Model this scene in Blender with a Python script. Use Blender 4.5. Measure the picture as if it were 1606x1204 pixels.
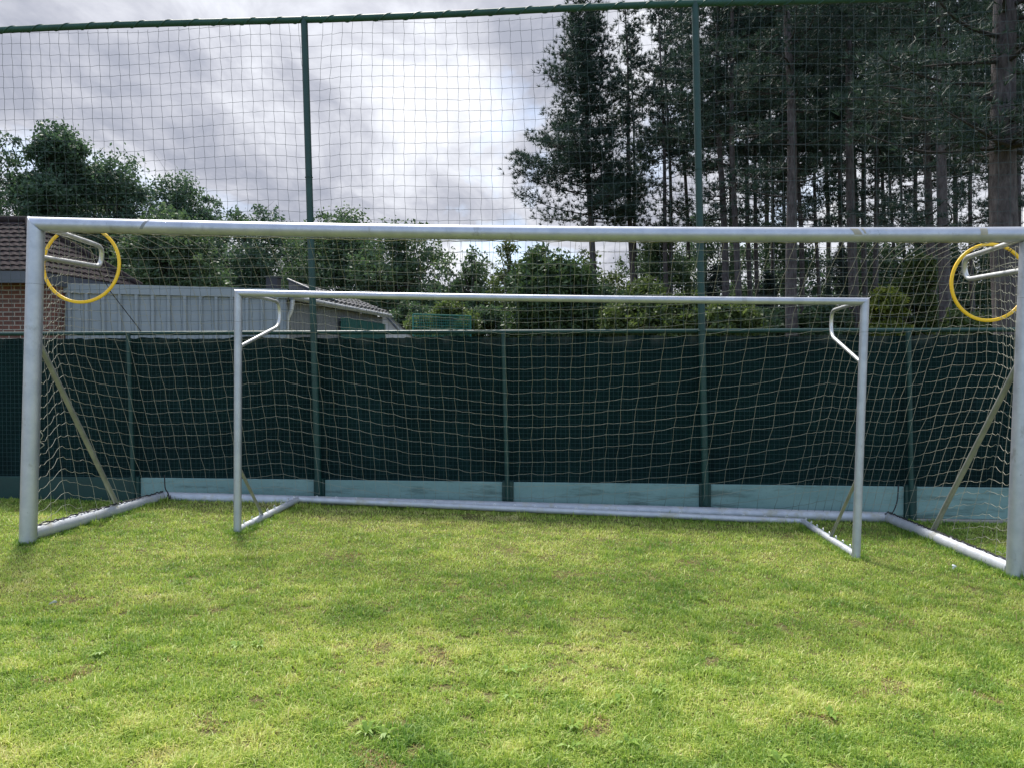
import bpy, math, random
import numpy as np

# ------------------------------------------------------------------ clear
for o in list(bpy.data.objects):
    bpy.data.objects.remove(o)
scene = bpy.context.scene
COL = scene.collection
rng = np.random.default_rng(7)
random.seed(7)
R = math.radians

# ------------------------------------------------------------------ camera
F = 1168.0            # focal length in photo pixels (photo 1606 x 1204)
PITCH = R(1.0)
CAMZ = 1.33
cam_d = bpy.data.cameras.new('camera')
cam = bpy.data.objects.new('camera', cam_d)
COL.objects.link(cam)
cam.location = (0, 0, CAMZ)
cam.rotation_euler = (R(90) - PITCH, 0, 0)
cam_d.sensor_width = 36.0
cam_d.lens = 36.0 * F / 1606.0
cam_d.clip_start = 0.05
cam_d.clip_end = 3000
scene.camera = cam
scene.render.resolution_x, scene.render.resolution_y = 1024, 767

# ------------------------------------------------------------------ light, sky, exposure
scene.view_settings.view_transform = 'Standard'
scene.view_settings.look = 'None'
scene.view_settings.gamma = 1
scene.view_settings.use_curve_mapping = False
scene.view_settings.exposure = 0.6
SUN_EL, SUN_AZ = R(57), R(-24)          # azimuth from +Y, negative = left
world = bpy.data.worlds.new('World')
scene.world = world
world.use_nodes = True
SKY_STRENGTH = 0.1
CLOUD_ROT, CLOUD_LOC = -75, (2.9, 1.1)
SUN_STRENGTH = 4.6


def nn(nt, t, **kw):
    n = nt.nodes.new(t)
    for k, v in kw.items():
        setattr(n, k, v)
    return n


def ramp(nt, fac, stops, interp='LINEAR'):
    n = nt.nodes.new('ShaderNodeValToRGB')
    n.color_ramp.interpolation = interp
    e = n.color_ramp.elements
    while len(e) < len(stops):
        e.new(0.5)
    for i, (p, c) in enumerate(stops):
        e[i].position = p
        e[i].color = (c, c, c, 1) if not hasattr(c, '__len__') else (*c, 1)
    nt.links.new(fac, n.inputs[0])
    return n.outputs[0]


def math_n(nt, op, a, b=None, c=None, clamp=False):
    n = nt.nodes.new('ShaderNodeMath')
    n.operation = op
    n.use_clamp = clamp
    for i, x in enumerate((a, b, c)):
        if x is None:
            continue
        if isinstance(x, (int, float)):
            n.inputs[i].default_value = x
        else:
            nt.links.new(x, n.inputs[i])
    return n.outputs[0]


def mixc(nt, fac, a, b, blend='MIX'):
    n = nt.nodes.new('ShaderNodeMix')
    n.data_type = 'RGBA'
    n.blend_type = blend
    for i, x in ((0, fac), (6, a), (7, b)):
        if isinstance(x, (int, float)):
            n.inputs[i].default_value = x
        elif hasattr(x, '__len__'):
            n.inputs[i].default_value = (*x, 1) if len(x) == 3 else x
        else:
            nt.links.new(x, n.inputs[i])
    return n.outputs[2]


def noise(nt, vec, scale, detail=4, rough=0.55, dist=0.0):
    n = nt.nodes.new('ShaderNodeTexNoise')
    n.inputs['Scale'].default_value = scale
    n.inputs['Detail'].default_value = detail
    n.inputs['Roughness'].default_value = rough
    n.inputs['Distortion'].default_value = dist
    if vec is not None:
        nt.links.new(vec, n.inputs['Vector'])
    return n.outputs['Fac']


def mapping(nt, vec, scale=(1, 1, 1), rot=(0, 0, 0), loc=(0, 0, 0)):
    n = nt.nodes.new('ShaderNodeMapping')
    n.inputs['Scale'].default_value = scale
    n.inputs['Rotation'].default_value = rot
    n.inputs['Location'].default_value = loc
    nt.links.new(vec, n.inputs['Vector'])
    return n.outputs[0]


def build_sky():
    nt = world.node_tree
    nt.nodes.clear()
    out = nn(nt, 'ShaderNodeOutputWorld')
    bg = nn(nt, 'ShaderNodeBackground')
    bg.inputs['Strength'].default_value = SKY_STRENGTH
    nt.links.new(bg.outputs[0], out.inputs[0])
    sky = nn(nt, 'ShaderNodeTexSky')
    sky.sky_type = 'NISHITA'
    sky.sun_disc = False
    sky.sun_elevation = SUN_EL
    sky.sun_rotation = SUN_AZ
    sky.air_density = 1.0
    sky.dust_density = 0.6
    tc = nn(nt, 'ShaderNodeTexCoord')
    sep = nn(nt, 'ShaderNodeSeparateXYZ')
    nt.links.new(tc.outputs['Generated'], sep.inputs[0])
    zz = math_n(nt, 'ADD', math_n(nt, 'MAXIMUM', sep.outputs[2], 0.0), 0.22)
    comb = nn(nt, 'ShaderNodeCombineXYZ')
    nt.links.new(math_n(nt, 'DIVIDE', sep.outputs[0], zz), comb.inputs[0])
    nt.links.new(math_n(nt, 'DIVIDE', sep.outputs[1], zz), comb.inputs[1])
    p = comb.outputs[0]
    # large cloud decks drawn out along one direction, then soft detail
    p1 = mapping(nt, p, scale=(1.0, 0.5, 1), rot=(0, 0, R(CLOUD_ROT)), loc=(*CLOUD_LOC, 0))
    big = noise(nt, p1, 1.15, 7, 0.56, 0.35)
    fine = noise(nt, mapping(nt, p, scale=(1.2, .8, 1), rot=(0, 0, R(CLOUD_ROT)), loc=(CLOUD_LOC[0] + 2.4, CLOUD_LOC[1] + 1.3, 0)), 3.2, 8, 0.6, 0.4)
    dens = math_n(nt, 'ADD', math_n(nt, 'MULTIPLY', big, 0.54), math_n(nt, 'MULTIPLY', fine, 0.46))
    cloud = ramp(nt, dens, [(0.39, (0.335, 0.355, 0.425)), (0.445, (0.445, 0.46, 0.525)), (0.49, (0.56, 0.575, 0.635)),
                            (0.535, (0.68, 0.70, 0.76)), (0.64, (0.95, 0.955, 0.97))])
    # glow of the sun through the cloud (behind the deck, high in front)
    sd = (math.sin(SUN_AZ) * math.cos(SUN_EL), math.cos(SUN_AZ) * math.cos(SUN_EL), math.sin(SUN_EL))
    dot = nn(nt, 'ShaderNodeVectorMath', operation='DOT_PRODUCT')
    nt.links.new(tc.outputs['Generated'], dot.inputs[0])
    dot.inputs[1].default_value = sd
    gl = math_n(nt, 'POWER', math_n(nt, 'MAXIMUM', dot.outputs['Value'], 0.0), 7.0)
    cl2 = mixc(nt, 1.0, cloud, ramp(nt, gl, [(0.0, 0.86), (0.3, 0.93), (1.0, 1.25)]), 'MULTIPLY')
    cl10 = mixc(nt, 1.0, cl2, (10, 10, 10), 'MULTIPLY')
    # openings of blue; more of them behind the photographer
    hole = noise(nt, mapping(nt, p, scale=(1, .7, 1), rot=(0, 0, R(30)), loc=(5.3, 2.2, 0)), 1.3, 6, 0.55, 0.3)
    back = math_n(nt, 'MULTIPLY', math_n(nt, 'MAXIMUM', math_n(nt, 'MULTIPLY', sep.outputs[1], -1.0), 0.0), 0.26)
    hv = math_n(nt, 'ADD', hole, back)
    hf = ramp(nt, hv, [(0.54, 0.0), (0.68, 0.85)])
    blue = mixc(nt, 1.0, sky.outputs[0], (2.6, 2.5, 2.4), 'MULTIPLY')
    col = mixc(nt, hf, cl10, mixc(nt, 0.5, blue, (4.6, 6.0, 8.6)))
    # below the horizon: dull ground tone
    low = ramp(nt, math_n(nt, 'ADD', math_n(nt, 'MULTIPLY', sep.outputs[2], 4.0), 0.5), [(0.42, 0.0), (0.5, 1.0)])
    col = mixc(nt, low, (1.2, 1.4, 1.0), col)
    nt.links.new(col, bg.inputs['Color'])


build_sky()
sun_d = bpy.data.lights.new('sun', 'SUN')
sun = bpy.data.objects.new('sun', sun_d)
COL.objects.link(sun)
sun_d.energy = SUN_STRENGTH
sun_d.angle = R(10)
sun_d.color = (1.0, 0.95, 0.87)
sun.rotation_euler = (R(90) - SUN_EL, 0, -SUN_AZ + R(180))
sun.location = (-8, 40, 60)

# ------------------------------------------------------------------ helpers
ORIG = {}


def tag(o, label, cat, group=None, kind=None):
    o['label'] = label
    o['category'] = cat
    if group:
        o['group'] = group
    if kind:
        o['kind'] = kind
    return o


def empty(name, loc, label, cat, group=None):
    o = bpy.data.objects.new(name, None)
    COL.objects.link(o)
    o.location = loc
    o.empty_display_size = 0.2
    ORIG[o.name] = np.array(loc, float)
    return tag(o, label, cat, group)


def W(px, py, Y):
    """photo pixel at depth Y -> metres"""
    dx = (px - 803.0) / F
    dz = -(py - 602.0) / F
    y = math.cos(PITCH) + math.sin(PITCH) * dz
    z = dz * math.cos(PITCH) - math.sin(PITCH)
    t = Y / y
    return np.array([dx * t, Y, CAMZ + z * t])


class MB:
    def __init__(self):
        self.v, self.f, self.n = [], [], 0
        self.tone = []

    def add(self, verts, faces, tone=None):
        verts = np.asarray(verts, float)
        self.v.append(verts)
        for q in faces:
            self.f.append([i + self.n for i in q])
            if tone is not None:
                self.tone.append(tone)
        self.n += len(verts)

    def tube(self, pts, r, n=10, caps=True, closed=False, n0=None, n1=None, tone=None):
        pts = [np.asarray(p, float) for p in pts]
        m = len(pts)
        rs = r if hasattr(r, '__len__') else [r] * m
        T = []
        for i in range(m):
            if closed:
                t = pts[(i + 1) % m] - pts[i - 1]
            else:
                t = pts[min(i + 1, m - 1)] - pts[max(i - 1, 0)]
            T.append(t / (np.linalg.norm(t) + 1e-12))
        ref = np.array([0, 0, 1.0]) if abs(T[0][2]) < 0.9 else np.array([0, 1.0, 0])
        a = np.cross(T[0], ref)
        a /= np.linalg.norm(a)
        vs = []
        for i in range(m):
            a = a - T[i] * (a @ T[i])
            a /= np.linalg.norm(a)
            b = np.cross(T[i], a)
            nrm = n0 if i == 0 else (n1 if i == m - 1 else None)
            for k in range(n):
                an = 2 * math.pi * (k + .5) / n
                p = pts[i] + rs[i] * (a * math.cos(an) + b * math.sin(an))
                if nrm is not None:
                    d = ((pts[i] - p) @ nrm) / (T[i] @ nrm)
                    p = p + T[i] * d
                vs.append(p)
        fs = []
        for i in range(m if closed else m - 1):
            j = (i + 1) % m
            for k in range(n):
                l = (k + 1) % n
                fs.append([i * n + k, i * n + l, j * n + l, j * n + k])
        if caps and not closed:
            fs.append(list(range(n))[::-1])
            fs.append([(m - 1) * n + k for k in range(n)])
        self.add(vs, fs, tone)

    def box(self, lo, hi, xf=None):
        x0, y0, z0 = lo
        x1, y1, z1 = hi
        v = np.array([[x0, y0, z0], [x1, y0, z0], [x1, y1, z0], [x0, y1, z0], [x0, y0, z1], [x1, y0, z1], [x1, y1, z1], [x0, y1, z1]], float)
        if xf is not None:
            v = np.array([xf(p) for p in v])
        self.add(v, [[0, 3, 2, 1], [4, 5, 6, 7], [0, 1, 5, 4], [1, 2, 6, 5], [2, 3, 7, 6], [3, 0, 4, 7]])

    def build(self, name, mat, parent=None, loc=None, smooth=False, bevel=0):
        v = np.concatenate(self.v) if self.v else np.zeros((0, 3))
        return mk(name, v, self.f, mat, parent, loc, smooth, bevel, self.tone if len(self.tone) == len(self.f) else None)


def mk(name, v, faces, mat, parent=None, loc=None, smooth=False, bevel=0, tone=None):
    org = ORIG[parent.name] if parent is not None else (np.array(loc, float) if loc is not None else np.zeros(3))
    v = np.asarray(v, float) - org
    me = bpy.data.meshes.new(name)
    if isinstance(faces, np.ndarray):           # uniform n-gons, fast path
        nf, k = faces.shape
        me.vertices.add(len(v))
        me.vertices.foreach_set('co', v.astype(np.float32).ravel())
        me.loops.add(nf * k)
        me.loops.foreach_set('vertex_index', faces.astype(np.int32).ravel())
        me.polygons.add(nf)
        me.polygons.foreach_set('loop_start', np.arange(0, nf * k, k, dtype=np.int32))
        me.polygons.foreach_set('loop_total', np.full(nf, k, np.int32))
        me.update(calc_edges=True)
    else:
        me.from_pydata([tuple(p) for p in v], [], faces)
    if tone is not None:
        at = me.attributes.new('tone', 'FLOAT', 'FACE')
        at.data.foreach_set('value', np.asarray(tone, np.float32))
    me.materials.append(mat)
    if smooth:
        me.polygons.foreach_set('use_smooth', np.ones(len(me.polygons), bool))
    me.update()
    o = bpy.data.objects.new(name, me)
    COL.objects.link(o)
    if parent is not None:
        o.parent = parent
        ORIG[o.name] = org
    else:
        o.location = tuple(org)
        ORIG[o.name] = org
    if bevel:
        b = o.modifiers.new('bevel', 'BEVEL')
        b.width = bevel
        b.segments = 2
    return o


def smooth_path(pts, n=6, closed=False):
    """Catmull-Rom through points"""
    P = [np.asarray(p, float) for p in pts]
    out = []
    m = len(P)
    for i in range(m - 1):
        p0, p1, p2, p3 = P[max(i - 1, 0)], P[i], P[i + 1], P[min(i + 2, m - 1)]
        for k in range(n):
            t = k / n
            out.append(.5 * (2 * p1 + (p2 - p0) * t + (2 * p0 - 5 * p1 + 4 * p2 - p3) * t * t + (3 * p1 - p0 - 3 * p2 + p3) * t ** 3))
    out.append(P[-1])
    return out


def round_path(pts, rad, n=6):
    """polyline with rounded corners"""
    P = [np.asarray(p, float) for p in pts]
    out = [P[0]]
    for i in range(1, len(P) - 1):
        a, b = P[i - 1] - P[i], P[i + 1] - P[i]
        la, lb = np.linalg.norm(a), np.linalg.norm(b)
        r = min(rad, la * .49, lb * .49)
        s, e = P[i] + a / la * r, P[i] + b / lb * r
        for k in range(n + 1):
            t = k / n
            out.append((1 - t) ** 2 * s + 2 * t * (1 - t) * P[i] + t * t * e)
    out.append(P[-1])
    return out


def fbm2(x, y, seed, octaves=4):
    """value noise on arrays, 0..1"""
    r = np.random.default_rng(seed)
    tot = np.zeros_like(x)
    amp, s = 1.0, 0.0
    for o in range(octaves):
        tab = r.random((256, 256))
        xi, yi = np.floor(x).astype(int), np.floor(y).astype(int)
        fx, fy = x - xi, y - yi
        fx, fy = fx * fx * (3 - 2 * fx), fy * fy * (3 - 2 * fy)
        g = lambda a, b: tab[a % 256, b % 256]
        v = (g(xi, yi) * (1 - fx) + g(xi + 1, yi) * fx) * (1 - fy) + (g(xi, yi + 1) * (1 - fx) + g(xi + 1, yi + 1) * fx) * fy
        tot += amp * v
        s += amp
        amp *= .5
        x, y = x * 2.03 + 11.3, y * 2.03 + 5.7
    return tot / s


# ------------------------------------------------------------------ materials
def new_mat(name):
    m = bpy.data.materials.new(name)
    m.use_nodes = True
    nt = m.node_tree
    b = nt.nodes['Principled BSDF']
    return m, nt, b


def objco(nt):
    return nn(nt, 'ShaderNodeTexCoord').outputs['Object']


def bump(nt, b, h, strength=0.3, dist=0.01):
    n = nn(nt, 'ShaderNodeBump')
    n.inputs['Strength'].default_value = strength
    n.inputs['Distance'].default_value = dist
    nt.links.new(h, n.inputs['Height'])
    nt.links.new(n.outputs[0], b.inputs['Normal'])


def mat_metal(name, c0, c1, rough=0.42, metallic=0.85, dirt=None, scuff=False):
    m, nt, b = new_mat(name)
    co = objco(nt)
    f = noise(nt, mapping(nt, co, scale=(1, 1, 1)), 9, 5, .6)
    col = mixc(nt, ramp(nt, f, [(.35, 0.0), (.65, 1.0)]), c0, c1)
    if dirt:
        d = noise(nt, co, 5.5, 6, .65)
        col = mixc(nt, ramp(nt, d, [(.54, 0.0), (.66, 0.75)]), col, dirt)
        nt.links.new(math_n(nt, 'SUBTRACT', metallic, ramp(nt, d, [(.54, 0.0), (.66, .6)])), b.inputs['Metallic'])
    else:
        b.inputs['Metallic'].default_value = metallic
    if scuff:
        q = noise(nt, mapping(nt, co, scale=(1, 1, .5), loc=(4, 2, 9)), 11, 7, .7)
        col = mixc(nt, ramp(nt, q, [(.60, 0.0), (.68, .5)]), col, (.26, .265, .27))
        q2 = noise(nt, mapping(nt, co, scale=(1, 1, 1), loc=(1, 7, 3)), 34, 4, .7)
        col = mixc(nt, ramp(nt, q2, [(.68, 0.0), (.72, .6)]), col, (.16, .165, .16))
    nt.links.new(col, b.inputs['Base Color'])
    rr = math_n(nt, 'ADD', rough - .1, math_n(nt, 'MULTIPLY', noise(nt, co, 30, 3), .22))
    nt.links.new(rr, b.inputs['Roughness'])
    bump(nt, b, noise(nt, co, 60, 3), .06, .004)
    return m


def mat_paint(name, c0, c1, rough=.45, scale=12, spot=None, spot_lo=.66, bstr=.1, metallic=0.0, spec=.5):
    m, nt, b = new_mat(name)
    co = objco(nt)
    f = noise(nt, co, scale, 5, .6)
    col = mixc(nt, ramp(nt, f, [(.3, 0.0), (.7, 1.0)]), c0, c1)
    if spot:
        d = noise(nt, mapping(nt, co, scale=(1, 1, 1), loc=(3, 1, 7)), scale * 2.1, 5, .6)
        col = mixc(nt, ramp(nt, d, [(spot_lo, 0.0), (spot_lo + .04, .9)]), col, spot)
    nt.links.new(col, b.inputs['Base Color'])
    b.inputs['Roughness'].default_value = rough
    b.inputs['Metallic'].default_value = metallic
    b.inputs['Specular IOR Level'].default_value = spec
    bump(nt, b, f, bstr, .01)
    return m


ALU = mat_metal('aluminium', (.40, .43, .50), (.49, .515, .58), .47, .75, scuff=True)
ALU_BAR = mat_metal('weathered_aluminium', (.42, .45, .50), (.52, .545, .59), .62, .45, dirt=(.33, .32, .25))
GALV = mat_metal('galvanised_steel', (.25, .26, .245), (.34, .345, .315), .5, .55)
BRACKET = mat_metal('bracket_alloy', (.58, .59, .60), (.70, .71, .71), .40, .75)
HOOK = mat_metal('hook_wire', (.55, .57, .6), (.7, .7, .72), .35, .8)
TAPE = mat_paint('tape', (.30, .27, .21), (.42, .39, .32), .7)
TAPE_DARK = mat_paint('tape_dark', (.16, .18, .2), (.24, .25, .27), .6)
SEAM = mat_paint('seam', (.10, .11, .13), (.16, .17, .19), .6)
YELLOW = mat_paint('yellow_plastic', (.93, .55, .015), (.96, .62, .03), .4, 6)
TWINE = mat_paint('net_twine', (.24, .24, .195), (.33, .325, .265), .85, 40)
TWINE_G = mat_paint('ball_net_twine', (.04, .062, .062), (.065, .082, .085), .8, 40)


def darken_twine_foot():
    # twine colour turns dark at the foot of the back panel, not at its sides
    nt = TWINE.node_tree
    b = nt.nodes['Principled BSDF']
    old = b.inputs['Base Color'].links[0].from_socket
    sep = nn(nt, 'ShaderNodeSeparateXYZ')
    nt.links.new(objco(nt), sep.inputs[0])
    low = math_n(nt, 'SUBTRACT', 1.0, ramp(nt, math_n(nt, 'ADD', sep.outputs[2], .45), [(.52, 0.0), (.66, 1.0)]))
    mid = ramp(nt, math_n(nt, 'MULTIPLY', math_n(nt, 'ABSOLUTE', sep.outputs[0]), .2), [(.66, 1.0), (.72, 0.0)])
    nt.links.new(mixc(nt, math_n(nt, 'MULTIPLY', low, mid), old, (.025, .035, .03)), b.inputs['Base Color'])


darken_twine_foot()
CORD = mat_paint('black_cord', (.012, .012, .014), (.02, .02, .022), .7)
GREEN = mat_paint('green_coating', (.0015, .030, .027), (.003, .046, .041), .5, 10, spot=(.55, .6, .58), spot_lo=.745)
GREEN_D = mat_paint('green_coating_dark', (.002, .028, .026), (.003, .042, .037), .5, 6, spot=(.45, .5, .48), spot_lo=.73)
RAIL_TOP = mat_paint('top_rail_coating', (.004, .045, .036), (.008, .065, .046), .6, 10)
WHITE = mat_paint('white_plastic', (.75, .76, .78), (.82, .83, .84), .4)


def mat_screen():
    m, nt, b = new_mat('windbreak_fabric')
    co = objco(nt)
    sep = nn(nt, 'ShaderNodeSeparateXYZ')
    nt.links.new(co, sep.inputs[0])
    big = noise(nt, mapping(nt, co, scale=(.7, .7, 1.6)), 1.6, 5, .6)
    fine = noise(nt, mapping(nt, co, scale=(1, 1, .45)), 70, 3, .7)
    fl = noise(nt, co, 38, 2, .6)
    col = mixc(nt, ramp(nt, big, [(.3, 0.0), (.7, 1.0)]), (.0014, .0118, .0118), (.0028, .021, .0195))
    col = mixc(nt, ramp(nt, fine, [(.40, 0.0), (.62, 1.0)]), mixc(nt, .6, col, (.001, .006, .008)), col)
    col = mixc(nt, ramp(nt, fl, [(.70, 0.0), (.76, .55)]), col, (.05, .085, .08))
    # dust and fading held along the top hem, world height is z + the fence base
    hem = math_n(nt, 'MULTIPLY', ramp(nt, math_n(nt, 'ADD', math_n(nt, 'MULTIPLY', sep.outputs[2], .5), 0.0), [(.87, 0.0), (.935, 1.0)]),
                 ramp(nt, noise(nt, mapping(nt, co, scale=(1, 1, .6)), 4.5, 6, .7), [(.45, 0.0), (.62, .8)]))
    col = mixc(nt, hem, col, (.075, .085, .08))
    fold = noise(nt, mapping(nt, co, scale=(1.0, 1.0, .25)), 5, 4, .6)
    col = mixc(nt, ramp(nt, fold, [(.52, 0.0), (.7, .22)]), col, (.010, .045, .045))
    nt.links.new(col, b.inputs['Base Color'])
    b.inputs['Roughness'].default_value = .9
    b.inputs['Specular IOR Level'].default_value = .15
    bump(nt, b, fine, .5, .01)
    return m


def mat_kick():
    m, nt, b = new_mat('painted_concrete')
    co = objco(nt)
    sep = nn(nt, 'ShaderNodeSeparateXYZ')
    nt.links.new(co, sep.inputs[0])
    big = noise(nt, mapping(nt, co, scale=(1, 1, 3)), 2.2, 6, .62)
    f = noise(nt, co, 45, 4, .7)
    col = mixc(nt, ramp(nt, big, [(.3, 0.0), (.7, 1.0)]), (.135, .245, .24), (.205, .325, .315))
    col = mixc(nt, ramp(nt, f, [(.55, 0.0), (.7, .35)]), col, (.09, .16, .155))
    stain = noise(nt, mapping(nt, co, scale=(.6, .6, 4), loc=(2, 0, 1)), 3, 5, .7)
    col = mixc(nt, ramp(nt, stain, [(.53, 0.0), (.68, .7)]), col, (.055, .085, .072))
    nt.links.new(col, b.inputs['Base Color'])
    b.inputs['Roughness'].default_value = .7
    bump(nt, b, f, .2, .006)
    return m


def mat_brick():
    m, nt, b = new_mat('brick')
    co = objco(nt)
    sep = nn(nt, 'ShaderNodeSeparateXYZ')
    nt.links.new(co, sep.inputs[0])
    cb = nn(nt, 'ShaderNodeCombineXYZ')
    nt.links.new(math_n(nt, 'ADD', sep.outputs[0], sep.outputs[1]), cb.inputs[0])
    nt.links.new(sep.outputs[2], cb.inputs[1])
    br = nn(nt, 'ShaderNodeTexBrick')
    nt.links.new(cb.outputs[0], br.inputs['Vector'])
    br.inputs['Scale'].default_value = 1.0
    br.inputs['Brick Width'].default_value = .215
    br.inputs['Row Height'].default_value = .082
    br.inputs['Mortar Size'].default_value = .010
    br.inputs['Mortar Smooth'].default_value = .2
    br.inputs['Bias'].default_value = -.1
    br.inputs['Color1'].default_value = (.125, .038, .028, 1)
    br.inputs['Color2'].default_value = (.055, .022, .021, 1)
    br.inputs['Mortar'].default_value = (.33, .31, .28, 1)
    n = noise(nt, co, 22, 5, .65)
    col = mixc(nt, ramp(nt, n, [(.3, 0.0), (.75, .45)]), br.outputs['Color'], (.22, .12, .09))
    nt.links.new(col, b.inputs['Base Color'])
    b.inputs['Roughness'].default_value = .85
    bump(nt, b, math_n(nt, 'ADD', math_n(nt, 'MULTIPLY', br.outputs['Fac'], -1.0), math_n(nt, 'MULTIPLY', n, .4)), .5, .01)
    return m


SCREEN = mat_screen()
KICK = mat_kick()
BRICK = mat_brick()
CONCRETE = mat_paint('bare_concrete', (.22, .21, .18), (.32, .30, .27), .9, 14, bstr=.3)
TILE = mat_paint('roof_tile', (.026, .021, .023), (.050, .040, .042), .9, 9, spot=(.10, .09, .085), spot_lo=.71, bstr=.3, spec=.06)
TILE_G = mat_paint('grey_roof_tile', (.10, .10, .105), (.15, .148, .152), .85, 9, spot=(.20, .195, .19), spot_lo=.66, bstr=.3, spec=.1)
SLATE = mat_paint('pale_roof_sheet', (.45, .46, .48), (.58, .59, .61), .6, 6, bstr=.2)
FASCIA = mat_paint('fascia_board', (.055, .065, .085), (.075, .085, .11), .5, 5)
CLAD = mat_paint('sheet_cladding', (.215, .25, .285), (.265, .30, .335), .5, 3, bstr=.05)
CLAD_D = mat_paint('board_cladding', (.15, .165, .19), (.21, .225, .25), .8, 7, bstr=.2)
PIPE = mat_paint('pale_pipe', (.55, .57, .60), (.66, .68, .71), .4)
GUTTER = mat_metal('gutter_zinc', (.40, .42, .45), (.52, .54, .56), .4, .6)
NETTING = mat_paint('green_netting', (.012, .10, .085), (.02, .14, .115), .8, 20)
SCREEN_TEAL = mat_paint('teal_screen', (.012, .075, .075), (.02, .11, .105), .8, 9)
CHIMNEY = mat_paint('chimney_render', (.02, .022, .03), (.035, .036, .045), .7)


def mat_leaf(name, dark, mid, light, trans=.35):
    m, nt, b = new_mat(name)
    at = nn(nt, 'ShaderNodeAttribute')
    at.attribute_name = 'tone'
    col = ramp(nt, at.outputs['Fac'], [(0.0, dark), (.5, mid), (1.0, light)])
    out = nt.nodes['Material Output']
    nt.links.new(col, b.inputs['Base Color'])
    b.inputs['Roughness'].default_value = .55
    b.inputs['Specular IOR Level'].default_value = .3
    tr = nn(nt, 'ShaderNodeBsdfTranslucent')
    nt.links.new(mixc(nt, 1.0, col, (1.15, 1.15, .75), 'MULTIPLY'), tr.inputs['Color'])
    mx = nn(nt, 'ShaderNodeMixShader')
    mx.inputs[0].default_value = trans
    nt.links.new(b.outputs[0], mx.inputs[1])
    nt.links.new(tr.outputs[0], mx.inputs[2])
    nt.links.new(mx.outputs[0], out.inputs['Surface'])
    return m


LEAF_OAK = mat_leaf('oak_leaf', (0.0361, 0.0709, 0.0542), (0.0689, 0.1259, 0.0838), (0.1231, 0.1968, 0.1231))
LEAF_MID = mat_leaf('mid_leaf', (0.0395, 0.0737, 0.0443), (0.0725, 0.1271, 0.0702), (0.1318, 0.1970, 0.1108))
LEAF_LIGHT = mat_leaf('light_leaf', (0.0372, 0.0644, 0.0241), (0.0790, 0.1201, 0.0416), (0.1487, 0.1888, 0.0768), .42)
LEAF_GOLD = mat_leaf('yellow_leaf', (.06, .085, .018), (.13, .17, .032), (.22, .25, .06), .45)
LEAF_YEW = mat_leaf('feathery_leaf', (0.0287, 0.0585, 0.0294), (0.0574, 0.1030, 0.0454), (0.0976, 0.1521, 0.0669), .3)
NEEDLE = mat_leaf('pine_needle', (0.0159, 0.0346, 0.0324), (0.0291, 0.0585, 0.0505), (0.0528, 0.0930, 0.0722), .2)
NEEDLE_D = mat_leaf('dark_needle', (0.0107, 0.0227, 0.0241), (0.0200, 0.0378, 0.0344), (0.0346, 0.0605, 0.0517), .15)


def mat_bark(name, c0, c1, c2):
    m, nt, b = new_mat(name)
    co = objco(nt)
    s = mapping(nt, co, scale=(1, 1, .28))
    f = noise(nt, s, 16, 6, .65, .4)
    col = ramp(nt, f, [(.3, c0), (.5, c1), (.72, c2)])
    nt.links.new(col, b.inputs['Base Color'])
    b.inputs['Roughness'].default_value = .95
    bump(nt, b, f, .9, .05)
    return m


BARK_PINE = mat_bark('pine_bark', (.028, .024, .027), (.075, .064, .069), (.135, .12, .125))
LIMB = mat_bark('limb_bark', (.012, .011, .011), (.026, .023, .022), (.045, .04, .038))
BARK_OAK = mat_bark('oak_bark', (.02, .018, .015), (.05, .045, .038), (.09, .08, .07))


def mat_soil():
    m, nt, b = new_mat('lawn_soil')
    co = objco(nt)
    f = noise(nt, co, 3.0, 8, .65)
    g = noise(nt, co, 40, 4, .7)
    col = mixc(nt, ramp(nt, f, [(.35, 0.0), (.65, 1.0)]), (.12, .14, .035), (.19, .19, .065))
    col = mixc(nt, ramp(nt, g, [(.40, 0.0), (.60, .85)]), col, (.075, .058, .036))
    nt.links.new(col, b.inputs['Base Color'])
    b.inputs['Roughness'].default_value = 1.0
    b.inputs['Specular IOR Level'].default_value = .1
    bump(nt, b, g, .6, .02)
    return m


def mat_grass(name='grass_blade'):
    m, nt, b = new_mat(name)
    at = nn(nt, 'ShaderNodeAttribute')
    at.attribute_name = 'tone'
    col = ramp(nt, at.outputs['Fac'], [(0.0, (.125, .245, .040)), (.28, (.220, .345, .056)), (.50, (.340, .450, .084)),
                                       (.72, (.53, .59, .16)), (.9, (.67, .63, .29)), (1.0, (.38, .27, .14))])
    nt.links.new(col, b.inputs['Base Color'])
    b.inputs['Roughness'].default_value = .5
    b.inputs['Specular IOR Level'].default_value = .35
    tr = nn(nt, 'ShaderNodeBsdfTranslucent')
    nt.links.new(mixc(nt, 1.0, col, (1.1, 1.15, .8), 'MULTIPLY'), tr.inputs['Color'])
    mx = nn(nt, 'ShaderNodeMixShader')
    mx.inputs[0].default_value = .35
    nt.links.new(b.outputs[0], mx.inputs[1])
    nt.links.new(tr.outputs[0], mx.inputs[2])
    nt.links.new(mx.outputs[0], nt.nodes['Material Output'].inputs['Surface'])
    return m


SOIL = mat_soil()
GRASS = mat_grass()
FOREST_FLOOR = mat_paint('litter', (.05, .04, .03), (.08, .065, .045), .95, 4)

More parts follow.
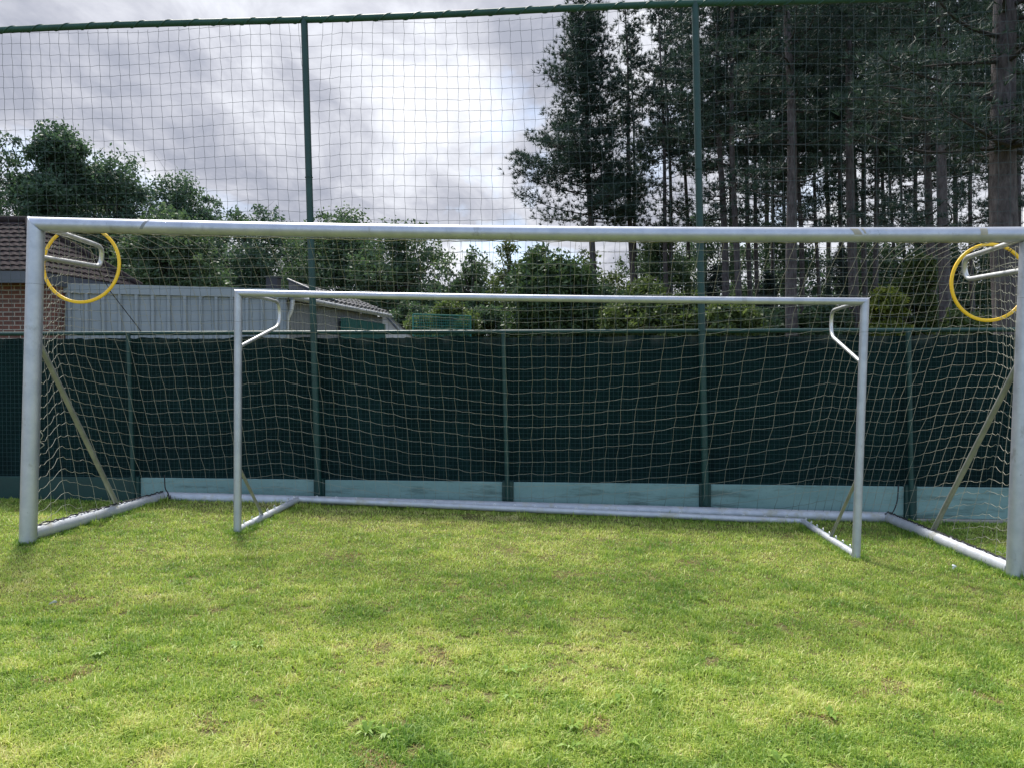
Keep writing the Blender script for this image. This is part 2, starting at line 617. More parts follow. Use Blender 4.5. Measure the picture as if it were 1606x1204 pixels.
# ------------------------------------------------------------------ measured corners of the two goals
LB = {'fl': W(43.8, 849, 5.79), 'fr': W(1592, 906, 5.44), 'bl': W(255.6, 787.3, 7.79), 'br': W(1392.6, 820, 7.44)}
SB = {'fl': W(372.5, 836, 6.33), 'fr': W(1342.4, 876, 5.885), 'bl': W(467, 787, 7.64), 'br': W(1259, 822, 7.20)}
A = np.array([[p[0], p[1] - 6.5, 1.0] for p in (*LB.values(), *SB.values())])
PL = np.linalg.lstsq(A, np.array([p[2] for p in (*LB.values(), *SB.values())]), rcond=None)[0]


def fence_y(x):
    return 7.95 - .078 * x


def sstep(t):
    t = np.clip(t, 0, 1)
    return t * t * (3 - 2 * t)


def ground_z(x, y):
    x, y = np.asarray(x, float), np.asarray(y, float)
    xc = np.clip(x, -9, 9)
    yc = np.clip(y, -3, 9)
    plane = PL[0] * xc + PL[1] * (yc - 6.5) + PL[2]
    plane = plane + .012 * (fbm2(x * .9 + 40, y * .9 + 40, 3, 3) - .5)
    zf = -.165 - .010 * xc
    fy = fence_y(x)
    wdt = .40 + 1.7 * sstep((-3.75 - x) / .5) + .5 * sstep((x - 3.8) / .5)
    t = sstep((y - (fy - wdt)) / np.maximum(wdt - .06, .1))
    return plane * (1 - t) + zf * t


# ------------------------------------------------------------------ ground sheet and lawn
def build_ground():
    xs = np.concatenate([[-900, -300, -120, -50, -25, -14], np.arange(-9, 9.01, .12), [14, 25, 50, 120, 300, 900]])
    ys = np.concatenate([[-600, -150, -40, -12, -5, -2], np.arange(0, 8.9, .1), [10, 14, 20, 30, 50, 90, 180, 400, 1500]])
    X, Y = np.meshgrid(xs, ys)
    Z = ground_z(X, Y)
    v = np.stack([X, Y, Z], -1).reshape(-1, 3)
    nx, ny = len(xs), len(ys)
    i, j = np.meshgrid(np.arange(nx - 1), np.arange(ny - 1))
    a = (j * nx + i).ravel()
    f = np.stack([a, a + 1, a + nx + 1, a + nx], 1)
    o = mk('ground', v, f, SOIL, smooth=True)
    tag(o, 'mown lawn ground sloping gently under the two goals', 'ground', kind='structure')


build_ground()


def lawn_tone(x, y):
    a = fbm2(x * .55 + 9, y * .8 + 3, 11, 4)
    b = fbm2(x * 2.3, y * 2.9, 12, 4)
    c = fbm2(x * 8, y * 9, 13, 4)
    bandp = np.sin((x * .55 + y) * 2.2 + 2.0 * (fbm2(x * .5, y * .5, 14, 2) - .5))
    t = .50 + .55 * (a - .5) + .55 * (b - .5) + .72 * (c - .5) + .045 * bandp - .022 * np.clip(x, -3, 3) - .03
    return t


def build_grass():
    N = 720000
    u = rng.random(N)
    y0, y1 = 1.9, 8.35
    # denser near the viewer, where single blades show
    y = (y0 ** -.35 + u * (y1 ** -.35 - y0 ** -.35)) ** (-1 / .35)
    x = (rng.random(N) * 2 - 1) * (.74 * y + .55)
    keep = y < fence_y(x) - .02
    x, y = x[keep], y[keep]
    # thin bare spots
    bare = .6 * fbm2(x * 2.4 + 5, y * 3.0 + 8, 21, 4) + .4 * fbm2(x * 9, y * 11, 22, 3)
    mid = np.exp(-((x - .25) ** 2 / 1.4 + (y - 3.3) ** 2 / 1.0))
    pb = .6 * sstep((bare + .07 * mid - .63) / .10)
    pit = sstep((fbm2(x * 11 + 3, y * 13 + 1, 23, 3) + .10 * mid - .74) / .05) * (fbm2(x * 1.1, y * 1.3, 24, 2) > .42)
    pb = np.maximum(pb, .95 * pit)
    k2 = rng.random(len(x)) > pb * .85
    x, y, pb, mid = x[k2], y[k2], pb[k2], mid[k2]
    ex, ey = [], []
    for p, q, c in ((LB['fl'], LB['bl'], 3200), (LB['fr'], LB['br'], 3200), (LB['bl'], LB['br'], 5200), (SB['fl'], SB['bl'], 1500), (SB['fr'], SB['br'], 1500), (SB['bl'], SB['br'], 3000)):
        t = rng.random(c)
        w = rng.normal(0, 1, c)
        w = np.sign(w) * (.035 + .035 * np.abs(w))
        dd = (q - p)[:2] / np.linalg.norm((q - p)[:2])
        ex.append(p[0] + (q - p)[0] * t - dd[1] * w)
        ey.append(p[1] + (q - p)[1] * t + dd[0] * w)
    for p in (LB['fl'], LB['fr'], SB['fl'], SB['fr']):
        a, rr = rng.random(420) * 6.283, .06 + .04 * rng.random(420)
        ex.append(p[0] + np.cos(a) * rr)
        ey.append(p[1] + np.sin(a) * rr)
    fx = rng.uniform(-6.5, 6.5, 9000)
    ex.append(fx)
    ey.append(fence_y(fx) - .09 - .07 * np.abs(rng.normal(0, 1, 9000)))
    ex, ey = np.concatenate(ex), np.concatenate(ey)
    ne = len(ex)
    x, y, pb, mid = np.concatenate([x, ex]), np.concatenate([y, ey]), np.concatenate([pb, np.zeros(ne)]), np.concatenate([mid, np.zeros(ne)])
    edge = np.arange(len(x)) >= len(x) - ne
    n = len(x)
    tone = lawn_tone(x, y) - .22 * edge + .12 * mid * (rng.random(n) < .5)
    clump = fbm2(x * 7 + 2, y * 8 + 7, 31, 4)
    h = (.015 + .017 * rng.random(n) + .032 * sstep((clump - .47) / .25) * rng.random(n)) * (1 - .45 * pb)
    h = np.where(edge, h * 1.25 + .012, h)
    tall = rng.random(n) < .02
    h = np.where(tall, h * 1.7, h)
    wd = (.0013 + .0013 * rng.random(n)) * (.75 + .25 * y / 2.5)
    z = ground_z(x, y)
    az = rng.random(n) * 2 * np.pi
    lean = np.abs(rng.normal(.55, .45, n))
    d = np.stack([np.cos(az), np.sin(az)], 1)
    sd = np.stack([-d[:, 1], d[:, 0]], 1)
    # longer tufts the mower misses along the bars, posts and boards
    base = np.stack([x, y, z - .004], 1)
    off = lambda s, hz: np.concatenate([d * (s * h)[:, None], (hz * h)[:, None]], 1)
    m = base + off(.40 * lean, .62 / (1 + .25 * lean))
    t = base + off(1.05 * lean, 1.0 / (1 + .8 * lean))
    s3 = np.concatenate([sd * wd[:, None], np.zeros((n, 1))], 1)
    V = np.stack([base - s3, base + s3, m + s3 * .8, m - s3 * .8, t], 1).reshape(-1, 3)
    ids = np.arange(n) * 5
    tri = np.concatenate([np.stack([ids, ids + 1, ids + 2], 1), np.stack([ids, ids + 2, ids + 3], 1), np.stack([ids + 3, ids + 2, ids + 4], 1)])
    tn = np.clip(tone + rng.normal(0, .11, n) + np.where(rng.random(n) < .07, .35, 0), 0, .93)
    tn = np.where((pb > .3) & (rng.random(n) < .35), 1.0, tn)
    o = mk('grass', V, tri, GRASS, tone=np.concatenate([tn, tn, tn]))
    tag(o, 'short mown green lawn with straw coloured dry patches', 'grass', kind='stuff')


build_grass()


def build_weeds():
    mb_v, mb_f, tones = [], [], []
    k = 0
    spots = [(800, 1050), (835, 1090), (905, 1165), (960, 1175), (925, 1095), (770, 1085), (1060, 1090), (1240, 1048), (1250, 1180),
             (480, 1130), (150, 1030), (250, 1005), (380, 1018), (1180, 990), (1380, 1120), (690, 1000), (560, 1160), (870, 1188), (1085, 935), (60, 1170)]
    for (px, py) in spots[::2] + spots[1:6:2]:
        # the lawn point seen at that spot
        yy = 3.0
        for _ in range(12):
            p = W(px, py, yy)
            yy *= (CAMZ - ground_z(p[0], p[1])) / (CAMZ - p[2])
        p = W(px, py, yy)
        for c in range(random.randint(1, 2)):
            cx, cy = p[0] + random.gauss(0, .07), p[1] + random.gauss(0, .06)
            cz = float(ground_z(cx, cy))
            for l in range(random.randint(9, 15)):
                a = random.random() * 6.28
                L = random.uniform(.03, .068)
                wv = L * random.uniform(.09, .16)
                el = random.uniform(.15, .7)
                d = np.array([math.cos(a), math.sin(a), 0])
                s = np.array([-math.sin(a), math.cos(a), 0])
                b0 = np.array([cx, cy, cz + .008])
                m = b0 + d * L * .5 + np.array([0, 0, L * .5 * el + .01])
                t = b0 + d * L + np.array([0, 0, L * .45 * el + .006])
                mb_v += [b0 - s * wv * .2, b0 + s * wv * .2, m + s * wv, m - s * wv, t]
                mb_f += [[k, k + 1, k + 2, k + 3], [k + 3, k + 2, k + 4]]
                tn = random.uniform(.15, .42)
                tones += [tn, tn]
                k += 5
    o = mk('weeds', np.array(mb_v), mb_f, GRASS, tone=tones)
    tag(o, 'broad leaved green weeds scattered through the lawn', 'weeds', kind='stuff')


build_weeds()


# ------------------------------------------------------------------ goals
def mitre(p, q, r):
    a = (q - p) / np.linalg.norm(q - p)
    b = (r - q) / np.linalg.norm(r - q)
    n = a + b
    return n / np.linalg.norm(n)


def ring(mb, p, axis, r, th=.0022, n=24):
    axis = axis / np.linalg.norm(axis)
    ref = np.array([0, 0, 1.0]) if abs(axis[2]) < .9 else np.array([1.0, 0, 0])
    a = np.cross(axis, ref)
    a /= np.linalg.norm(a)
    b = np.cross(axis, a)
    mb.tube([p + r * (a * math.cos(t) + b * math.sin(t)) for t in np.linspace(0, 2 * math.pi, n, endpoint=False)], th, 5, closed=True)


def band(mb, p, q, r, a0, a1, skew=0.0, n=10):
    """strip of tape wrapped part way round a bar from p to q"""
    ax = (q - p) / np.linalg.norm(q - p)
    up = np.array([0, 0, 1.0])
    fr = np.cross(ax, up)
    fr /= np.linalg.norm(fr)
    if fr[1] > 0:
        fr = -fr
    up = np.cross(ax, fr)
    if up[2] < 0:
        up = -up
    vs, fs = [], []
    for i in range(n + 1):
        t = a0 + (a1 - a0) * i / n
        d = fr * math.cos(t) + up * math.sin(t)
        sh = ax * skew * (i / n - .5)
        for rr in (r + .0012, r - .004):
            vs += [p + sh + d * rr, q + sh + d * rr]
    for i in range(n):
        a = i * 4
        fs += [[a, a + 1, a + 5, a + 4], [a, a + 4, a + 6, a + 2], [a + 1, a + 3, a + 7, a + 5]]
    fs += [[0, 2, 3, 1], [n * 4, n * 4 + 1, n * 4 + 3, n * 4 + 2]]
    mb.add(vs, fs)


def part(fn, name, mat, parent, smooth=True):
    mb = MB()
    fn(mb)
    o = mb.build(name, mat, parent, smooth=smooth)
    if smooth:
        e = o.modifiers.new('edge', 'EDGE_SPLIT')
        e.split_angle = R(40)
    return o


def make_goal(name, label, B, tl, tr, r_post, r_bar, r_base, sag, origin):
    root = empty(name, origin, label, 'goal', 'football goals by the fence')
    fl, fr = B['fl'] - [0, 0, .01], B['fr'] - [0, 0, .01]
    up = np.array([0, 0, 1.0])
    bl, br = B['bl'] + up * r_base, B['br'] + up * r_base
    nL = mitre(fl, tl, tr)
    nR = mitre(tl, tr, fr)
    part(lambda m: m.tube([fl, tl], r_post, 28, n1=nL), 'post', ALU, root)
    part(lambda m: m.tube([fr, tr], r_post, 28, n1=-nR), 'post', ALU, root)
    pts = [tl + (tr - tl) * t - up * sag * 4 * t * (1 - t) for t in np.linspace(0, 1, 25)]
    cb = part(lambda m: m.tube(pts, r_bar, 28, n0=nL, n1=nR), 'crossbar', ALU, root)
    # dark joint lines of the corner sleeves
    for s, (b0, t0) in enumerate(((fl, tl), (fr, tr))):
        ax = b0 - t0
        ax /= np.linalg.norm(ax)
        part(lambda m: ring(m, t0 + ax * (r_post * 7.6), ax, r_post - .0008, .0018), 'sleeve_joint', SEAM, root)
    fl2 = B['fl'] + up * r_base + (B['bl'] - B['fl']) / np.linalg.norm(B['bl'] - B['fl']) * r_post * .6
    fr2 = B['fr'] + up * r_base + (B['br'] - B['fr']) / np.linalg.norm(B['br'] - B['fr']) * r_post * .6
    nb = mitre(fl2, bl, br)
    nc = mitre(bl, br, fr2)
    part(lambda m: m.tube([fl2, bl], r_base, 24, n1=nb), 'base_bar', ALU_BAR, root)
    part(lambda m: m.tube([fr2, br], r_base, 24, n1=-nc), 'base_bar', ALU_BAR, root)
    part(lambda m: m.tube([bl, br], r_base, 24, n0=nb, n1=nc), 'rear_bar', ALU_BAR, root)
    return root, cb, (fl2, bl), (fr2, br), (tl, tr)


L_tl, L_tr = W(57, 352, 5.79), W(1615, 368, 5.44)
goalL, cbL, lbar, rbar, _ = make_goal('large_goal', 'full size aluminium football goal with beige net and two yellow hoops on its corners',
                                      LB, L_tl, L_tr, .061, .055, .056, .03, (0, 6.6, float(ground_z(0, 6.6))))
S_tl, S_tr = W(373.6, 460, 6.33), W(1356.5, 473, 5.885)
goalS, cbS, slbar, srbar, _ = make_goal('small_goal', 'smaller youth aluminium goal without a net standing inside the large goal',
                                        SB, S_tl, S_tr, .032, .029, .030, .01, (0, 6.7, float(ground_z(0, 6.7))))

# diagonal braces
def on_bar(bar, px, rad, B, f='fl', k='bl'):
    a, b = bar
    lo, hi = 0.0, 1.0
    for _ in range(40):
        t = (lo + hi) / 2
        p = a + (b - a) * t
        x = 803 + F * p[0] / p[1]
        if (x < px) == (b[0] / b[1] > a[0] / a[1]):
            lo = t
        else:
            hi = t
    return a + (b - a) * t + np.array([0, 0, rad])


brL = (W(62, 540, 5.83), on_bar(lbar, 182, .045, LB))
brR = (W(1597, 570, 5.48), on_bar(rbar, 1465, .045, LB))
for a, b in (brL, brR):
    part(lambda m: m.tube([a, b], .021, 14), 'brace', GALV, goalL)
for a, b in ((W(373, 728, 6.34), on_bar(slbar, 410, .025, SB)), (W(1343, 752, 5.90), on_bar(srbar, 1305, .025, SB))):
    part(lambda m: m.tube([a, b], .0135, 12), 'brace', GALV, goalS)

# brackets that carry the net behind the top corners
part(lambda m: m.tube(round_path([W(62, 358, 5.83), W(97, 366, 6.1), W(161, 388, 6.66), W(158, 419, 6.70), W(64, 404, 5.82)], .11, 7), .0205, 14), 'net_bracket', BRACKET, goalL)
part(lambda m: m.tube(round_path([W(1606, 373, 5.48), W(1575, 385, 5.68), W(1511, 406, 6.22), W(1515, 439, 6.24), W(1606, 424, 5.47)], .11, 7), .0205, 14), 'net_bracket', BRACKET, goalL)
part(lambda m: m.tube(round_path([W(380, 464, 6.35), W(405, 466, 6.6), W(438, 474, 7.12), W(439, 511, 7.12), W(376, 544, 6.34)], .16, 8), .0155, 14), 'net_bracket', BRACKET, goalS)
part(lambda m: m.tube(round_path([W(1350, 476, 5.9), W(1332, 479, 6.15), W(1304, 488, 6.63), W(1303, 526, 6.63), W(1350, 568, 5.9)], .16, 8), .0155, 14), 'net_bracket', BRACKET, goalS)

# tape remains on the crossbar
def on_cross(px):
    t = 0.5
    for _ in range(30):
        p = L_tl + (L_tr - L_tl) * t - np.array([0, 0, .03 * 4 * t * (1 - t)])
        t += (px - (803 + F * p[0] / p[1])) / 1560
    return p


for px0, px1, a0, a1, sk, mt in ((231, 236, -.5, 1.1, .05, TAPE_DARK), (1331, 1343, -.15, .75, -.03, TAPE), (1347, 1350, .0, .85, -.02, TAPE), (1529, 1540, -.25, .75, 0, TAPE)):
    part(lambda m: band(m, on_cross(px0), on_cross(px1), .055, a0, a1, sk), 'tape', mt, cbL, smooth=False)

# wire hooks on the small goal's bars
def hook(mb, p, ax, r=.016):
    ax = ax / np.linalg.norm(ax)
    pts = []
    for t in np.linspace(-.6, 4.6, 12):
        pts.append(p + np.array([0, 0, r * .9]) + r * (ax * math.cos(t) + np.array([0, 0, 1.0]) * math.sin(t)))
    mb.tube(pts, .0032, 6)


for (a, b) in (slbar, srbar):
    for t in np.linspace(.08, .93, 8):
        part(lambda m: hook(m, a + (b - a) * t + np.array([0, 0, .028]), b - a), 'net_hook', HOOK, goalS)
for t in np.linspace(.04, .97, 24):
    p = slbar[1] + (srbar[1] - slbar[1]) * t + np.array([0, 0, .027])
    part(lambda m: hook(m, p, srbar[1] - slbar[1], .010), 'net_hook', HOOK, goalS)

# dark lashing cord along the large goal's side bars and at the rear corners
for (a, b), sg in ((lbar, 1), (rbar, -1)):
    pts = []
    out = np.array([sg * .25, 0, 1.05])
    for t in np.linspace(.02, .99, 90):
        pts.append(a + (b - a) * t + out * .056 + np.array([random.uniform(-.006, .006), 0, random.uniform(-.002, .012)]))
    part(lambda m: m.tube(pts, .0065, 5), 'lashing_cord', CORD, goalL)


def corner_cord(px, py, Y, sgn):
    def f(m):
        m.tube(smooth_path([W(px - 1, py - 32, Y - .04), W(px, py - 12, Y - .06), W(px + 5 * sgn, py - 2, Y - .09), W(px + 7 * sgn, py + 12, Y - .085), W(px + 4 * sgn, py + 22, Y - .07)], 5), .006, 6)
        m.tube(smooth_path([W(px + 5 * sgn, py - 3, Y - .09), W(px + 2 * sgn, py + 10, Y - .09), W(px + 8 * sgn, py + 18, Y - .085), W(px + 8 * sgn, py, Y - .09)], 5), .005, 6)
    return f


part(corner_cord(259, 776, 7.79, 1), 'corner_tie', CORD, goalL)
part(lambda m: m.tube(smooth_path([W(1409, 759, 7.50), W(1407, 785, 7.47), W(1399, 804, 7.42), W(1388, 805, 7.40)], 6), .006, 6), 'corner_tie', CORD, goalL)


# ------------------------------------------------------------------ the large goal's net
def ctrl(u, table):
    us = [c[0] for c in table]
    i = max(0, min(len(us) - 2, int(np.searchsorted(us, u, side='right')) - 1))
    return i, (u - us[i]) / (us[i + 1] - us[i])


# columns of the back sheet: u, [(s, px, depth)], top y, bottom y
BACK = [
    (0.00, [(0, 78, 5.82), (.065, 157, 6.68), (.45, 205, 7.28), (1, 257, 7.80)], 363, 771),
    (0.20, [(0, 402, 5.75), (.12, 424, 6.5), (.25, 438, 7.15), (1, 468, 7.72)], 373, 774),
    (0.35, [(0, 600, 5.70), (.28, 606, 6.55), (.6, 620, 7.2), (1, 634, 7.66)], 377, 779),
    (0.50, [(0, 800, 5.65), (.28, 802, 6.38), (.6, 804, 7.02), (1, 806, 7.60)], 378, 785),
    (0.65, [(0, 1010, 5.60), (.28, 1000, 6.35), (.6, 988, 7.0), (1, 975, 7.54)], 380, 791),
    (0.80, [(0, 1352, 5.53), (.13, 1326, 6.2), (.26, 1306, 6.68), (1, 1238, 7.46)], 380, 800),
    (1.00, [(0, 1592, 5.48), (.065, 1514, 6.23), (.45, 1455, 6.9), (1, 1391, 7.42)], 381, 805),
]
LEFT = [   # from the post (u=0) to the fold (u=1)
    (0.0, [(0, 67, 5.83), (.5, 63, 5.83), (1, 57, 5.84)], 372, 838),
    (0.42, [(0, 108, 6.15), (.4, 92, 6.2), (1, 170, 6.86)], 375, 795),
    (1.0, [(0, 157, 6.68), (.45, 205, 7.28), (1, 257, 7.80)], 389, 771),
]
RIGHT = [
    (0.0, [(0, 1603, 5.47), (.5, 1593, 5.47), (1, 1582, 5.47)], 385, 890),
    (0.42, [(0, 1560, 5.8), (.4, 1572, 5.85), (1, 1480, 6.55)], 390, 822),
    (1.0, [(0, 1514, 6.23), (.45, 1455, 6.9), (1, 1391, 7.42)], 407, 805),
]
GX = [30, 62, 95, 160, 230, 340, 440, 530, 640, 800, 900, 1000, 1100, 1200, 1300, 1345, 1400, 1440, 1500, 1560, 1610]
GY = [-24, -27, -64, -52, -42, -46, -56, -38, -17, 0, -3, -11, -22, -36, -52, -47, -45, -50, -62, -66, -44]


def g_of(px, py):
    return np.interp(px, GX, GY) * np.clip((py - 375) / 170, 0.15, 1)


def sheet(table, u, s):
    i, t = ctrl(u, table)
    a, b = table[i], table[i + 1]

    def ev(c):
        ss = [q[0] for q in c[1]]
        return np.interp(s, ss, [q[1] for q in c[1]]), np.interp(s, ss, [q[2] for q in c[1]])
    (xa, ya), (xb, yb) = ev(a), ev(b)
    top = a[2] * (1 - t) + b[2] * t
    bot = a[3] * (1 - t) + b[3] * t
    return xa * (1 - t) + xb * t, top + (bot - top) * s, ya * (1 - t) + yb * t


def net_sheet(mb, table, ncol, wav, skip_last=False, seed=1):
    r = np.random.default_rng(seed)
    K = range(-1, 32)
    us = np.linspace(0, 1, ncol)
    nodes = {}
    ss = np.linspace(0, 1, 90)
    for i, u in enumerate(us):
        q = [sheet(table, u, s) for s in ss]
        val = np.array([c[1] - g_of(c[0], c[1]) for c in q])
        for k in K:
            tgt = 378 + 18.3 * k
            if val[0] <= tgt <= val[-1]:
                s = float(np.interp(tgt, val, ss))
                c = sheet(table, u, s)
                j = r.normal(0, .8, 3)
                edge = 1 if 0 < i < ncol - 1 else 0
                nodes[i, k] = W(c[0] + j[0] * edge, c[1] + j[1], c[2] + .006 * j[2]), s
    # columns
    for i, u in enumerate(us):
        if skip_last and i == ncol - 1:
            continue
        c = sheet(table, u, 0)
        pts = [W(c[0], c[1], c[2])]
        prev = 0
        for k in K:
            if (i, k) in nodes:
                p, s = nodes[i, k]
                if s - prev > .08:
                    for q in np.linspace(prev, s, int((s - prev) / .04) + 1)[1:-1]:
                        c = sheet(table, u, q)
                        pts.append(W(c[0], c[1], c[2]))
                pts.append(p)
                prev = s
        for q in np.linspace(prev, 1, max(2, int((1 - prev) / .04) + 1))[1:]:
            c = sheet(table, u, q)
            pts.append(W(c[0] + (1 if i % 2 else -1) * (.8 if q > .99 else 0), c[1], c[2]))
        mb.tube(pts, .0016, 4, caps=False)
    # rows
    for k in K:
        run = []
        for i in range(ncol + 1):
            if (i, k) in nodes:
                p = nodes[i, k][0]
                if run:
                    a = run[-1]
                    wv = wav(us[i])
                    m = (a + p) / 2 + np.array([0, 0, -.004 - abs(r.normal(0, .002))])
                    if wv > 0:
                        sg = 1 if i % 2 else -1
                        q1 = a * .75 + p * .25 + np.array([0, 0, wv * sg * .8])
                        q2 = a * .25 + p * .75 + np.array([0, 0, -wv * sg * .5 + r.normal(0, wv * .4)])
                        run += [q1, m, q2, p]
                    else:
                        run += [m, p]
                else:
                    run = [p]
            else:
                if len(run) > 1:
                    mb.tube(run, .0017, 4, caps=False)
                run = []


def build_net():
    mb = MB()
    net_sheet(mb, BACK, 62, lambda u: 0.0, seed=3)
    net_sheet(mb, LEFT, 12, lambda u: max(0, .022 * (1 - u * 1.5)), True, 4)
    net_sheet(mb, RIGHT, 12, lambda u: max(0, .022 * (1 - u * 1.5)), True, 5)
    # hem ropes along posts and bars
    for tab, u in ((LEFT, 0), (RIGHT, 0)):
        pts = []
        for s in np.linspace(0, 1, 60):
            c = sheet(tab, u, s)
            pts.append(W(c[0] + random.uniform(-1.4, 1.4), c[1], c[2] + .03))
        mb.tube(pts, .0035, 5)
    pts = []
    for u in np.linspace(0, 1, 120):
        c = sheet(BACK, u, 0)
        pts.append(W(c[0], c[1] + random.uniform(-1, 1.5), c[2] + .03))
    mb.tube(pts, .0035, 5)
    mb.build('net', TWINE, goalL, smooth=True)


build_net()
# loose slack twine by the brackets and the post
part(lambda m: (m.tube(smooth_path([W(97, 372, 6.12), W(140, 391, 6.5), W(147, 408, 6.6), W(150, 415, 6.64)], 6), .003, 5),
                ), 'slack_twine', TWINE, goalL)
part(lambda m: m.tube(smooth_path([W(62, 676, 5.84), W(67, 682, 5.85), W(63, 692, 5.86), W(69, 697, 5.87), W(62, 703, 5.85)], 6), .0035, 5), 'slack_twine', TWINE, goalL)
part(lambda m: (m.tube(smooth_path([W(1526, 408, 6.2), W(1532, 424, 6.1), W(1548, 425, 6.0), W(1575, 415, 5.7), W(1600, 411, 5.5)], 6), .003, 5),
                m.tube(smooth_path([W(1532, 424, 6.1), W(1529, 440, 6.15), W(1520, 470, 6.3)], 6), .003, 5)),
     'slack_twine', TWINE, goalL)
part(lambda m: m.tube([W(154, 424, 6.72), W(175, 460, 7.4), W(222, 521, 8.27)], .004, 6), 'guy_cord', CORD, goalL)


# ------------------------------------------------------------------ yellow hoops
def hoop(px, py, Y, rad, tilt, label):
    c = W(px, py, Y)
    mb = MB()
    vs, fs = [], []
    n, m = 80, 16
    for i in range(n):
        t = 2 * math.pi * i / n
        e = np.array([math.cos(t), 0, math.sin(t)])
        for k in range(m):
            ph = 2 * math.pi * k / m
            rho = .0130 * (1 - .34 * math.exp(-((ph - math.pi) / .42) ** 2))      # moulded groove on the near face
            q = e * (rad + rho * math.sin(ph)) + np.array([0, rho * math.cos(ph), 0])
            vs.append(c + np.array([q[0], q[1] * math.cos(tilt) + q[2] * math.sin(tilt), q[2] * math.cos(tilt) - q[1] * math.sin(tilt)]))
            fs.append([i * m + k, i * m + (k + 1) % m, ((i + 1) % n) * m + (k + 1) % m, ((i + 1) % n) * m + k])
    mb.add(vs, fs)
    o = mb.build('hoop', YELLOW, loc=tuple(c), smooth=True)
    tag(o, label, 'hoop', 'yellow hoops hanging on the large goal')
    ta = 2.15 if px < 800 else 1.0
    sc = c + np.array([math.cos(ta) * rad, 0, math.sin(ta) * rad])
    for k in (0, 1):
        m2 = MB()
        ax2 = np.array([-math.sin(ta), 0, math.cos(ta)])
        ring(m2, sc + ax2 * .022 * k, ax2, .016, .004, 16)
        m2.build('strap', CORD, o, smooth=True)
    return o


hoop(127.5, 415, 6.12, .311, .04, 'yellow plastic hoop hanging at the goal corner in front of the tiled roof')
hoop(1551.5, 443.5, 5.82, .295, -.03, 'yellow plastic hoop hanging at the goal corner in front of pine trunks')


# ------------------------------------------------------------------ fence
LEAN = -.0257


def FP(x, off, z, lean=True):
    """point on the fence line: off is metres in front of the screen"""
    k = math.hypot(1, .078)
    return np.array([x + (LEAN * z if lean else 0) - off * .078 / k, fence_y(x) - off / k, z])


POSTS = [(-8.26, 'low'), (-6.21, 'tall'), (-4.163, 'low'), (-2.083, 'tall'), (-.04, 'low'), (2.015, 'tall'), (4.065, 'low'), (6.10, 'tall'), (8.15, 'low')]
fence = empty('fence', (0, fence_y(0), -.17), 'dark green fence with windbreak screen above blue grey concrete boards', 'fence')


def fbox(m, x0, x1, z0, z1, o0, o1):
    vs = [FP(x0, o1, z0, 0), FP(x1, o1, z0, 0), FP(x1, o0, z0, 0), FP(x0, o0, z0, 0), FP(x0, o1, z1, 0), FP(x1, o1, z1, 0), FP(x1, o0, z1, 0), FP(x0, o0, z1, 0)]
    m.add(vs, [[0, 3, 2, 1], [4, 5, 6, 7], [0, 1, 5, 4], [1, 2, 6, 5], [2, 3, 7, 6], [3, 0, 4, 7]])


def fence_screen(m):
    nx, nz = 420, 30
    xs = np.linspace(-8.3, 8.2, nx)
    r = np.random.default_rng(2)
    ragged = .035 * fbm2(xs * 4, xs * 0, 5, 4) + .012 * r.random(nx)
    vs = []
    for back in (0, 1):
        for j in range(nz + 1):
            for i in range(nx):
                zt = 1.715 - ragged[i]
                z = .13 + (zt - .13) * j / nz
                bul = .014 * math.sin(xs[i] * 3.1 + 1.7 * z) + .007 * math.sin(xs[i] * 9 + z * 5) - .012 * math.cos(xs[i] * 3.06 + .13)
                vs.append(FP(xs[i], bul - .004 * back, z, 0))
    fs = []
    n1 = nx * (nz + 1)
    for j in range(nz):
        for i in range(nx - 1):
            a = j * nx + i
            fs.append([a, a + 1, a + nx + 1, a + nx])
            fs.append([n1 + a, n1 + a + nx, n1 + a + nx + 1, n1 + a + 1])
    for i in range(nx - 1):
        a = nz * nx + i
        fs.append([a, a + 1, n1 + a + 1, n1 + a])
    m.add(vs, fs)


part(fence_screen, 'screen', SCREEN, fence)


def fence_mesh(m):
    for x in np.arange(-8.28, 8.2, .05):
        m.tube([FP(x, .030, .15, 0), FP(x, .030, 1.74, 0)], .0013, 3, caps=False)
    for z in np.arange(.17, 1.75, .05):
        m.tube([FP(x, .033, z, 0) for x in (-8.3, 8.2)], .0013, 3, caps=False)
    for z in (.92,):
        pts = [FP(x, .037, z + .006 * math.sin(x * 2.3) + random.gauss(0, .002), 0) for x in np.arange(-8.3, 8.2, .25)]
        m.tube(pts, .0022, 4, caps=False)


WIRE = mat_paint('mesh_wire', (.008, .042, .045), (.012, .055, .058), .6, 20)
part(fence_mesh, 'wire_mesh', WIRE, fence)
part(lambda m: m.tube([FP(-8.3, .05, 1.742, 0), FP(8.2, .05, 1.742, 0)], .021, 14), 'top_rail', GREEN, fence)

# concrete boards between the posts
for i in range(len(POSTS) - 1):
    x0, x1 = POSTS[i][0] + .058, POSTS[i + 1][0] - .058
    mt = GREEN_D if x1 < -4.0 else KICK
    top = .152
    mb = MB()
    fbox(mb, x0, x1, -.17 if x1 > 4.2 or x1 < -4 else -.20, top, .015, .055)
    o = mb.build('kickboard', mt, fence, bevel=.006)
    if mt is GREEN_D:
        o['label'] = 'dark green painted kickboard'
    mb = MB()
    fbox(mb, x0 - .05, x1 + .05, -.45, -.172 if x1 > 4.2 or x1 < -4 else -.203, .0, .075)
    mb.build('footing', CONCRETE, fence, bevel=.01)


